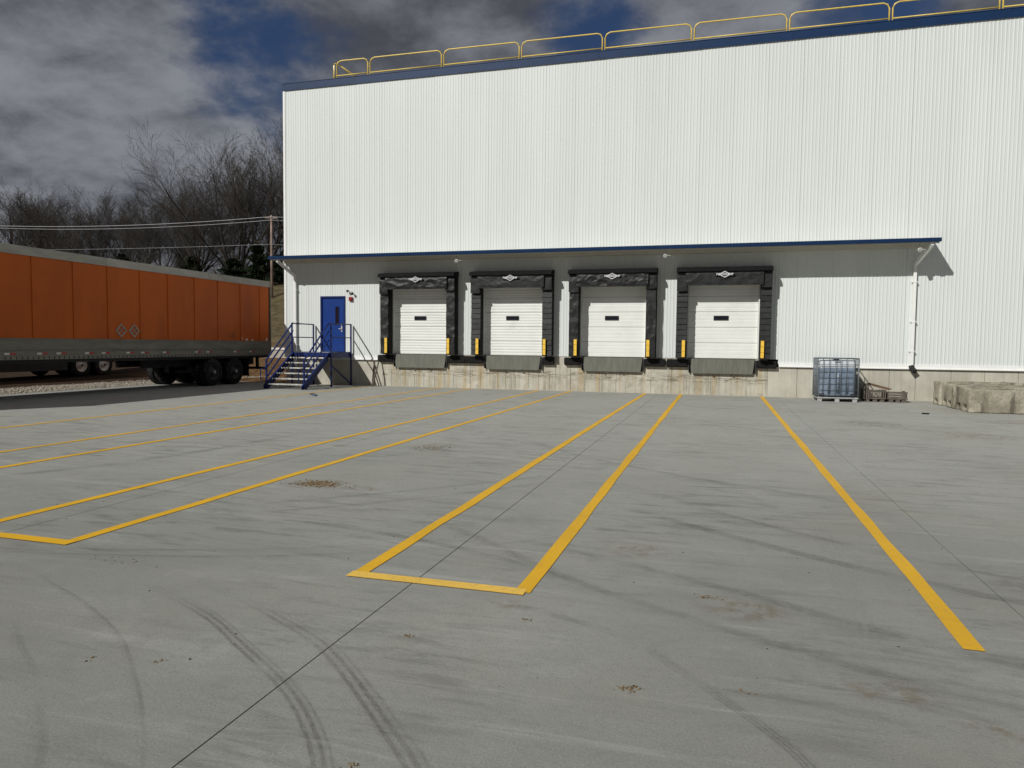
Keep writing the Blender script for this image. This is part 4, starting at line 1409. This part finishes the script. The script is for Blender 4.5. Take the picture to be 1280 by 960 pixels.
def crate(x0, x1, y0, y1, z1, nsl, lab, mat, vertical):
    t = empty('wooden_crate', ((x0 + x1) / 2, (y0 + y1) / 2, 0), lab, 'crate')
    for xx in (x0 + .04, (x0 + x1) / 2 - .05, x1 - .16):
        MB().box(xx, xx + .12, y0 + .02, y1 - .02, .001, .085).build('runner', M['wood_old'], t)
    MB().box(x0, x1, y0, y1, .087, .112).build('deck_board', M['wood_old'], t)
    if vertical:
        for k in range(nsl):
            xx = x0 + .01 + k * (x1 - x0 - .05) / (nsl - 1)
            MB().box(xx, xx + .032, y0 + .005, y0 + .03, .114, z1 + random.uniform(-.012, .012)).build('slat', M[mat], t)
        MB().box(x0 + .01, x1 - .01, y0 + .035, y0 + .05, z1 - .07, z1 - .01).build('crossbar', M['wood_old'], t)
    else:
        for k in range(nsl):
            zz = .114 + k * (z1 - .114) / nsl
            MB().box(x0 + .01, x1 - .01 - .03 * (k % 2), y0 + .005, y0 + .03, zz, zz + (z1 - .114) / nsl - .012).build('slat', M[mat], t)
        MB().box(x1 - .16, x1 - .09, y0 - .012, y0 + .004, .114, z1 + .02).build('corner_post', M['wood_old'], t)
    for k in range(3):
        yy = y0 + .12 + k * (y1 - y0 - .2) / 3
        MB().box(x0 + .015, x1 - .015, yy, yy + .11, z1 - .06 - .02 * (k % 2), z1 - .035).build('board', M[mat], t)
    MB().box(x0 + .01, x0 + .035, y0 + .05, y1 - .02, .114, z1 - .02).build('side_board', M[mat], t)
    MB().box(x1 - .035, x1 - .01, y0 + .05, y1 - .02, .114, z1 - .02).build('side_board', M[mat], t)


crate(4.19, 4.80, -.98, -.38, .365, 11, 'low weathered wooden crate of upright slats right of the caged tote', 'wood_old', True)
crate(4.83, 5.37, -1.02, -.40, .33, 3, 'low brown wooden crate of level boards between slatted crate and downspout', 'wood_old', False)
m = MB()
m.poly([(4.33, -.72, .50), (4.38, -.72, .56), (4.98, -.66, .40), (5.02, -.66, .36), (4.9, -.68, .345)], (0, .14, 0))
tag(m.build('broken_plank', M['wood_brown']), 'broken brown plank sloping across the tops of the two wooden crates', 'plank')
m = MB()
m.poly([(4.22, -.80, .36), (4.31, -.80, .36), (4.36, -.76, .55), (4.26, -.76, .53)], (0, .12, 0))
tag(m.build('timber_offcut', M['wood_old']), 'short grey timber offcut standing on the slatted wooden crate', 'timber')
m = MB()
m.tube([(4.0, -.30, .02)] + [(4.09 + .13 * math.cos(a), -.30, .45 + .11 * math.sin(a)) for a in [math.pi - k * math.pi / 9 for k in range(10)]] + [(4.24, -.3, .02)], .02, 8)
m.tube([(4.02, -.35, .35), (4.2, -.35, .42), (4.28, -.33, .30)], .015, 6)
tag(m.build('bent_hose', M['hose'], None, True), 'bent grey hose hooped over between the tote tank and wooden crate', 'hose')
m = MB()
m.tube([(6.34, -.16, .005), (6.34, -.16, .36)], .055, 12)
m.cyl((6.34, -.16, .37), (0, 0, 1), .075, .03, 12)
tag(m.build('rusty_pipe_stub', M['rust'], None, False), 'rusty pipe stub standing at the wall foot behind the concrete blocks', 'pipe')


def rough_block(x0, x1, y0, y1, z1, seed, lab):
    bm = bmesh.new()
    nxx, nyy, nzz = 34, 10, 11
    me = MB().box(0, 1, 0, 1, 0, 1).mesh('concrete_block')
    bm.from_mesh(me)
    bmesh.ops.subdivide_edges(bm, edges=list(bm.edges), cuts=15, use_grid_fill=True)
    L = Vector((x1 - x0, y1 - y0, z1))
    for v in bm.verts:
        c_ = v.co.copy()
        d_ = [min(c_[i], 1 - c_[i]) * L[i] for i in range(3)]
        d_.sort()
        p = Vector((x0 + c_.x * L.x, y0 + c_.y * L.y, c_.z * L.z))
        near = max(0.0, 1 - (d_[0] + d_[1]) / .10)
        nz = noise.noise(p * 5.5 + Vector((seed, 0, 0)))
        n2 = noise.noise(p * 14 + Vector((seed, 3, 0)))
        ctr = Vector(((x0 + x1) / 2, (y0 + y1) / 2, z1 / 2))
        inw = (ctr - p)
        inw.x = math.copysign(min(abs(inw.x), .5), inw.x)
        if inw.length > 1e-4:
            p += inw.normalized() * (near * (.008 + .036 * max(0, nz + .05)) + .004 * (nz + .5) + .003 * n2)
        # lifting slots cast into the bottom of the ends
        if p.z < .16 and abs(p.y - (y0 + y1) / 2) < .12 and (p.x - x0 < .12):
            p.x += .08
        # undulating top
        if c_.z > .98:
            p.z += .02 * noise.noise(Vector((p.x * 3, p.y * 5, seed)))
        p.z = max(p.z, .0)
        v.co = p
    bm.to_mesh(me)
    bm.free()
    me.materials.append(M['block'])
    me.polygons.foreach_set('use_smooth', [True] * len(me.polygons))
    return tag(place('concrete_block', me), lab, 'concrete block', 'concrete barrier blocks by the wall')


names = ['dark-stained concrete barrier block lying in front, nearest the camera in the row', 'worn concrete barrier block second from the front of the row', 'worn concrete barrier block in the middle of the row of five',
         'chipped concrete barrier block second from the wall in the row', 'rough-topped concrete barrier block nearest the wall in the row']
for k in range(5):
    y1_ = -3.44 + .59 * k
    rough_block(6.06 + [.0, .03, -.03, .02, -.05][k], 8.05 + [.1, -.2, .15, -.3, .1][k], y1_ - .73 + .155, y1_, .60 + [.0, .01, .03, .035, .075][k], 3.7 * k + 1, names[k])

# ------------------------------------------------------------------ bank wall, pole and cables
rw = empty('retaining_wall', (-22, 11, 0), 'low beige concrete retaining wall with pale cap below the grassy bank', 'wall')
for k in range(4):
    xa = -27.5 + k * 2.9
    MB().box(xa + .006, xa + 2.894, 10.9, 11.15, .2, 1.17).build('wall_block', M['wall_stone'], rw)
    MB().box(xa + .004, xa + 2.896, 10.85, 11.2, 1.171, 1.29).build('cap_stone', M['cap_stone'], rw)

PX, PY = -30.65, 20.0
pz = terrain_h(PX, PY)
up_ = empty('utility_pole', (PX, PY, pz), 'slim wooden utility pole behind the left corner of the warehouse', 'utility pole')
MB().tube([(PX, PY, pz - .3), (PX, PY, 10.55)], [.095, .065], 10).build('pole_shaft', M['pole_wood'], up_, True)
m = MB()
m.bar((PX - .5, PY, 10.35), (PX + .5, PY, 10.35), .08, .1)
m.build('crossarm', M['pole_wood'], up_)
for dz, sag, r_, zl, lab in ((10.42, .75, .021, 11.0, 'upper pale overhead cable strung from the utility pole'), (10.18, .80, .017, 10.85, 'second pale overhead cable just under the upper one'), (8.5, .25, .010, 8.9, 'thin lowest overhead wire crossing in front of the bare trees')):
    pts = []
    for k in range(25):
        t_ = k / 24
        pts.append((PX - 30 * t_, PY - .14, dz + (zl - dz) * t_ - sag * 4 * t_ * (1 - t_) * .55))
    pts2 = []
    for k in range(9):
        t_ = k / 8
        pts2.append((PX + 12 * t_, PY - .14 + 6 * t_, dz - .15 * t_))
    m = MB()
    m.tube(pts[::-1] + pts2[1:], r_, 5)
    tag(m.build('overhead_cable', M['wire'], None, True), lab, 'cable', 'overhead cables')

# ------------------------------------------------------------------ trees
def tube_batch(segs, k):
    """segs (n,8): p q r0 r1 -> verts, quads"""
    S = np.asarray(segs, float)
    p, q, r0, r1 = S[:, :3], S[:, 3:6], S[:, 6], S[:, 7]
    d = q - p
    d /= np.linalg.norm(d, axis=1)[:, None] + 1e-9
    u = np.where(np.abs(d[:, 2:3]) < .9, np.array([[0, 0, 1.]]), np.array([[1., 0, 0]]))
    s = np.cross(d, u)
    s /= np.linalg.norm(s, axis=1)[:, None] + 1e-9
    t = np.cross(s, d)
    V = []
    for c_, r_ in ((p, r0), (q, r1)):
        for i in range(k):
            a = 2 * math.pi * i / k
            V.append(c_ + (s * math.cos(a) + t * math.sin(a)) * r_[:, None])
    V = np.stack(V, 1).reshape(-1, 3)
    n = len(S)
    base = (np.arange(n) * 2 * k)[:, None]
    F = np.concatenate([base + np.array([[i, (i + 1) % k, k + (i + 1) % k, k + i]]) for i in range(k)], 0)
    return V, F


def grow_tree(seed, H, spread, fork, limbs, dens, up):
    """several long limbs sweeping up from a short trunk, each feathered with long straight side shoots"""
    rg = random.Random(seed)
    big, small = [], []

    def shoot(p, d, length, r, lvl):
        n = (8, 6, 4, 3)[lvl]
        jit = (.055, .075, .10, .13)[lvl]
        upv = (up, up * .9, up * .55, .02)[lvl]
        st = length / n
        for i in range(n):
            d = (d + Vector((rg.gauss(0, jit), rg.gauss(0, jit), rg.gauss(0, jit) + upv))).normalized()
            ra, rb = r * (1 - .72 * i / n), r * (1 - .72 * (i + 1) / n)
            q = p + d * st
            (big if lvl == 0 else small).append((*p, *(q + d * min(.03, rb)), max(ra, .0095), max(rb, .0075)))
            p = q
            t_ = (i + 1) / n
            if lvl < 3 and t_ > (.22, .12, .1)[lvl]:
                m_ = dens * (1.55, 1.55, 1.25)[lvl] * (.7 + .6 * t_)
                for _ in range(int(m_) + (1 if rg.random() < m_ - int(m_) else 0)):
                    ax = d.orthogonal().normalized()
                    ax.rotate(Matrix.Rotation(rg.uniform(0, 6.283), 3, d))
                    ang = rg.uniform(.35, .72)
                    nd = d * math.cos(ang) + ax * math.sin(ang)
                    nl = length * rg.uniform(.30, .52) * ((1.25 - .55 * t_) if lvl == 0 else 1.0)
                    shoot(p, nd.normalized(), nl, max(rb * .55, .0095), lvl + 1)

    # trunk
    th = H * fork
    d = Vector((rg.gauss(0, .04), rg.gauss(0, .04), 1)).normalized()
    p = Vector((0, 0, -.3))
    r0 = H * .017 + .02
    for i in range(5):
        q = p + d * (th + .3) / 5
        big.append((*p, *(q + d * .04), r0 * (1 - .06 * i), r0 * (1 - .06 * (i + 1))))
        p = q
        d = (d + Vector((rg.gauss(0, .05), rg.gauss(0, .05), .05))).normalized()
    a0 = rg.uniform(0, 6.283)
    for k in range(limbs):
        a = a0 + k * 6.283 / limbs + rg.gauss(0, .25)
        ang = spread * (rg.uniform(.25, 1.0) if k else .08)
        nd = Vector((math.cos(a) * math.sin(ang), math.sin(a) * math.sin(ang), math.cos(ang)))
        base = p - d * rg.uniform(0, th * .35)
        shoot(base, nd, (H - th) * rg.uniform(.82, 1.02) / max(.55, math.cos(ang * .75)), r0 * rg.uniform(.42, .6), 0)
    return big, small


tree_mesh = []
specs = [  # seed, height, spread, fork, limbs, density, upward sweep
    (11, 13.0, .95, .12, 9, 1.05, .085), (23, 13.0, 1.05, .10, 10, 1.05, .075), (37, 14.0, .55, .30, 6, 1.0, .07),
    (41, 14.0, .50, .38, 6, .95, .05), (59, 13.0, .85, .22, 8, 1.1, .05), (67, 12.0, .45, .35, 4, .8, .06)]
for i, (sd, H, sp, fk, lb, dn, upw) in enumerate(specs):
    big, small = grow_tree(sd, H, sp, fk, lb, dn, upw)
    Vb, Fb = tube_batch(big, 6)
    Vs, Fs = tube_batch(small, 3)
    top = max(Vb[:, 2].max(), Vs[:, 2].max())
    tree_mesh.append((fast_mesh('trunk', Vb, Fb, M['bark' if i % 2 else 'bark2']), fast_mesh('crown', Vs, Fs, M['twig' if i % 2 else 'twig2']), top, len(Fs)))


def put_tree(kind, x, y, ztop, rot, lab, group, wide=1.0):
    gz = terrain_h(x, y)
    s = (ztop - gz) / tree_mesh[kind][2]
    t = empty('bare_tree', (x, y, gz), lab, 'tree', group)
    t.rotation_euler = (0, 0, rot)
    t.scale = (s * wide, s * wide, s)
    for nm, me in (('trunk', tree_mesh[kind][0]), ('crown', tree_mesh[kind][1])):
        o = bpy.data.objects.new(nm, me)
        col.objects.link(o)
        o.parent = t


front = [
    (1, -39.0, 27.0, 18.9, 0.4, 'tall spreading bare tree with fanning limbs, the largest crown left of the warehouse', 1.12),
    (0, -36.8, 28.5, 19.9, 2.2, 'tall bare tree with upright limbs close against the warehouse corner', 1.15),
    (2, -35.2, 30.0, 20.3, 1.1, 'bare tree partly cut off by the left edge of the warehouse', 1.1),
    (4, -43.4, 28.0, 15.8, 5.1, 'leaning bare tree whose branches spread left beside the largest crown', 1.15),
    (3, -41.0, 30.5, 19.0, 4.4, 'tall slim bare tree rising behind the largest crown', 1.1),
    (0, -46.5, 31.0, 16.8, 3.0, 'bare tree with low forked trunk left of the largest crown', 1.05),
    (4, -52.8, 34.0, 15.6, 0.9, 'twiggy bare tree in the dip between the two taller groups', 1.1),
    (1, -68.9, 44.0, 20.7, 3.3, 'round-crowned bare tree rising above the middle of the orange trailer', 1.15),
    (4, -66.0, 45.0, 20.0, 4.0, 'bare tree just right of the round-crowned one', 1.0),
    (2, -73.7, 46.0, 18.6, 2.7, 'smaller bare tree just left of the round-crowned one', 1.0),
    (3, -91.5, 50.0, 22.4, 0.2, 'tall dark bare tree at the far left edge of the picture', 1.15),
    (2, -85.6, 47.0, 21.3, 1.9, 'tall narrow bare tree second from the far left edge', 1.1),
    (3, -88.3, 52.0, 22.1, 3.7, 'tall bare tree with crooked limbs third from the far left edge', 1.1),
    (4, -83.6, 50.0, 20.2, 5.5, 'bushy bare tree at the right of the far left cluster', 1.1),
    (2, -85.0, 55.0, 19.0, 4.6, 'short bare tree beside the gap in the woods', .9),
]
for k, x, y, zt, ro, lab, wd in front:
    put_tree(k, x, y, zt, ro, lab, 'bare trees on the bank', wd)
rg = random.Random(9)
for k in range(26):
    y = rg.uniform(36, 66)
    f_ = (k + rg.random()) / 26
    x = (-34 - f_ * 72) * (1 + (y - 45) * .011)
    ht = rg.uniform(12.5, 17.5) if -75 < x < -50 else rg.uniform(13.5, 19)
    put_tree(rg.choice([2, 3, 4, 5, 5]), x, y, ht, rg.uniform(0, 6.28), 'thin bare tree among the dense woods behind the front row', 'bare trees of the woods behind', rg.uniform(.8, 1.1))

# undergrowth: thousands of thin upright stems
rg2 = np.random.default_rng(5)
n = 7000
yy = rg2.uniform(25, 58, n)
xx = -29.0 - rg2.random(n) * 78 * (1 + (yy - 40) * .006)
hh = 0.8 + 2.6 * rg2.random(n) ** 1.8
zz = np.array([terrain_h(float(a), float(b)) for a, b in zip(xx, yy)])
lean = rg2.normal(0, .22, (n, 2))
segs = []
P0 = np.stack([xx, yy, zz - .1], 1)
P1 = P0 + np.stack([lean[:, 0] * hh * .5, lean[:, 1] * hh * .5, hh * .55], 1)
P2 = P0 + np.stack([lean[:, 0] * hh * 1.3, lean[:, 1] * hh * 1.3, hh], 1)
rr = rg2.uniform(.010, .032, n)
A = np.concatenate([P0, P1, rr[:, None], rr[:, None] * .7], 1)
B = np.concatenate([P1, P2, rr[:, None] * .7, rr[:, None] * .3], 1)
parts = [A, B]
for q in range(5):
    t_ = rg2.uniform(.3, .9, n)[:, None]
    S0 = P0 + (P2 - P0) * t_
    dirs = np.stack([rg2.normal(0, .55, n), rg2.normal(0, .55, n), rg2.uniform(.3, .9, n)], 1) * (hh * .33)[:, None]
    parts.append(np.concatenate([S0, S0 + dirs, rr[:, None] * .45, rr[:, None] * .2], 1))
Vu, Fu = tube_batch(np.concatenate(parts), 3)
tag(place('undergrowth', fast_mesh('undergrowth', Vu, Fu, M['brush'])), kind='stuff')


# evergreens: many small sprays on a tapered volume
def evergreen(x, y, ztop, rad, seed, lab, n=5200):
    gz = terrain_h(x, y)
    H = ztop - gz
    t = empty('evergreen_tree', (x, y, gz), lab, 'tree', 'evergreens among the bare woods')
    g = np.random.default_rng(seed)
    h_ = g.random(n) ** .8
    prof = np.clip(1.18 - h_, 0, 1) ** .75 * (.65 + .35 * np.sin(h_ * 23 + g.random() * 6))
    a = g.uniform(0, 6.283, n)
    lump = .75 + .35 * np.sin(a * 3 + h_ * 9 + seed) + .15 * np.sin(a * 7 - h_ * 17)
    r_ = rad * prof * lump * np.sqrt(g.uniform(.12, 1, n))
    P = np.stack([r_ * np.cos(a), r_ * np.sin(a), .15 + h_ * (H - .2)], 1)
    out = np.stack([np.cos(a), np.sin(a), g.uniform(-.2, .9, n)], 1)
    out += g.normal(0, .45, (n, 3))
    out /= np.linalg.norm(out, axis=1)[:, None]
    side = np.cross(out, g.normal(0, 1, (n, 3)))
    side /= np.linalg.norm(side, axis=1)[:, None]
    L = g.uniform(.14, .34, n)[:, None]
    W_ = L * .28
    V = np.stack([P - side * W_, P + out * L * .6 - side * W_ * .4, P + out * L, P + side * W_], 1).reshape(-1, 3)
    F = (np.arange(n) * 4)[:, None] + np.array([[0, 1, 2, 3]])
    o = place('crown', fast_mesh('crown', V, F, M['needles']), t, (0, 0, 0), world_coords=False)
    m_ = MB().tube([(x, y, gz - .1), (x, y, gz + H * .8)], [.11, .03], 7)
    m_.build('trunk', M['bark'], t)


evergreen(-33.9, 23.0, 8.9, 1.25, 1, 'tallest dark evergreen beside the utility pole')
evergreen(-32.3, 23.6, 8.2, 1.1, 2, 'dark evergreen right of the utility pole by the warehouse corner')
evergreen(-43.2, 27.0, 8.7, 1.5, 3, 'low dark evergreen behind the right part of the orange trailer')
evergreen(-53.6, 30.0, 9.6, 1.3, 4, 'low dark evergreen behind the middle of the orange trailer')
evergreen(-37.6, 25.0, 8.2, 1.6, 5, 'broad low evergreen left of the tallest evergreen')

# fallen leaves and brush on the bank below the wall
crumbs('leaf_litter', lambda g: (-19.5 - 9 * g.random(), g.uniform(3.0, 10.6)), None, 10, 0.05, M['crumb'], 79)
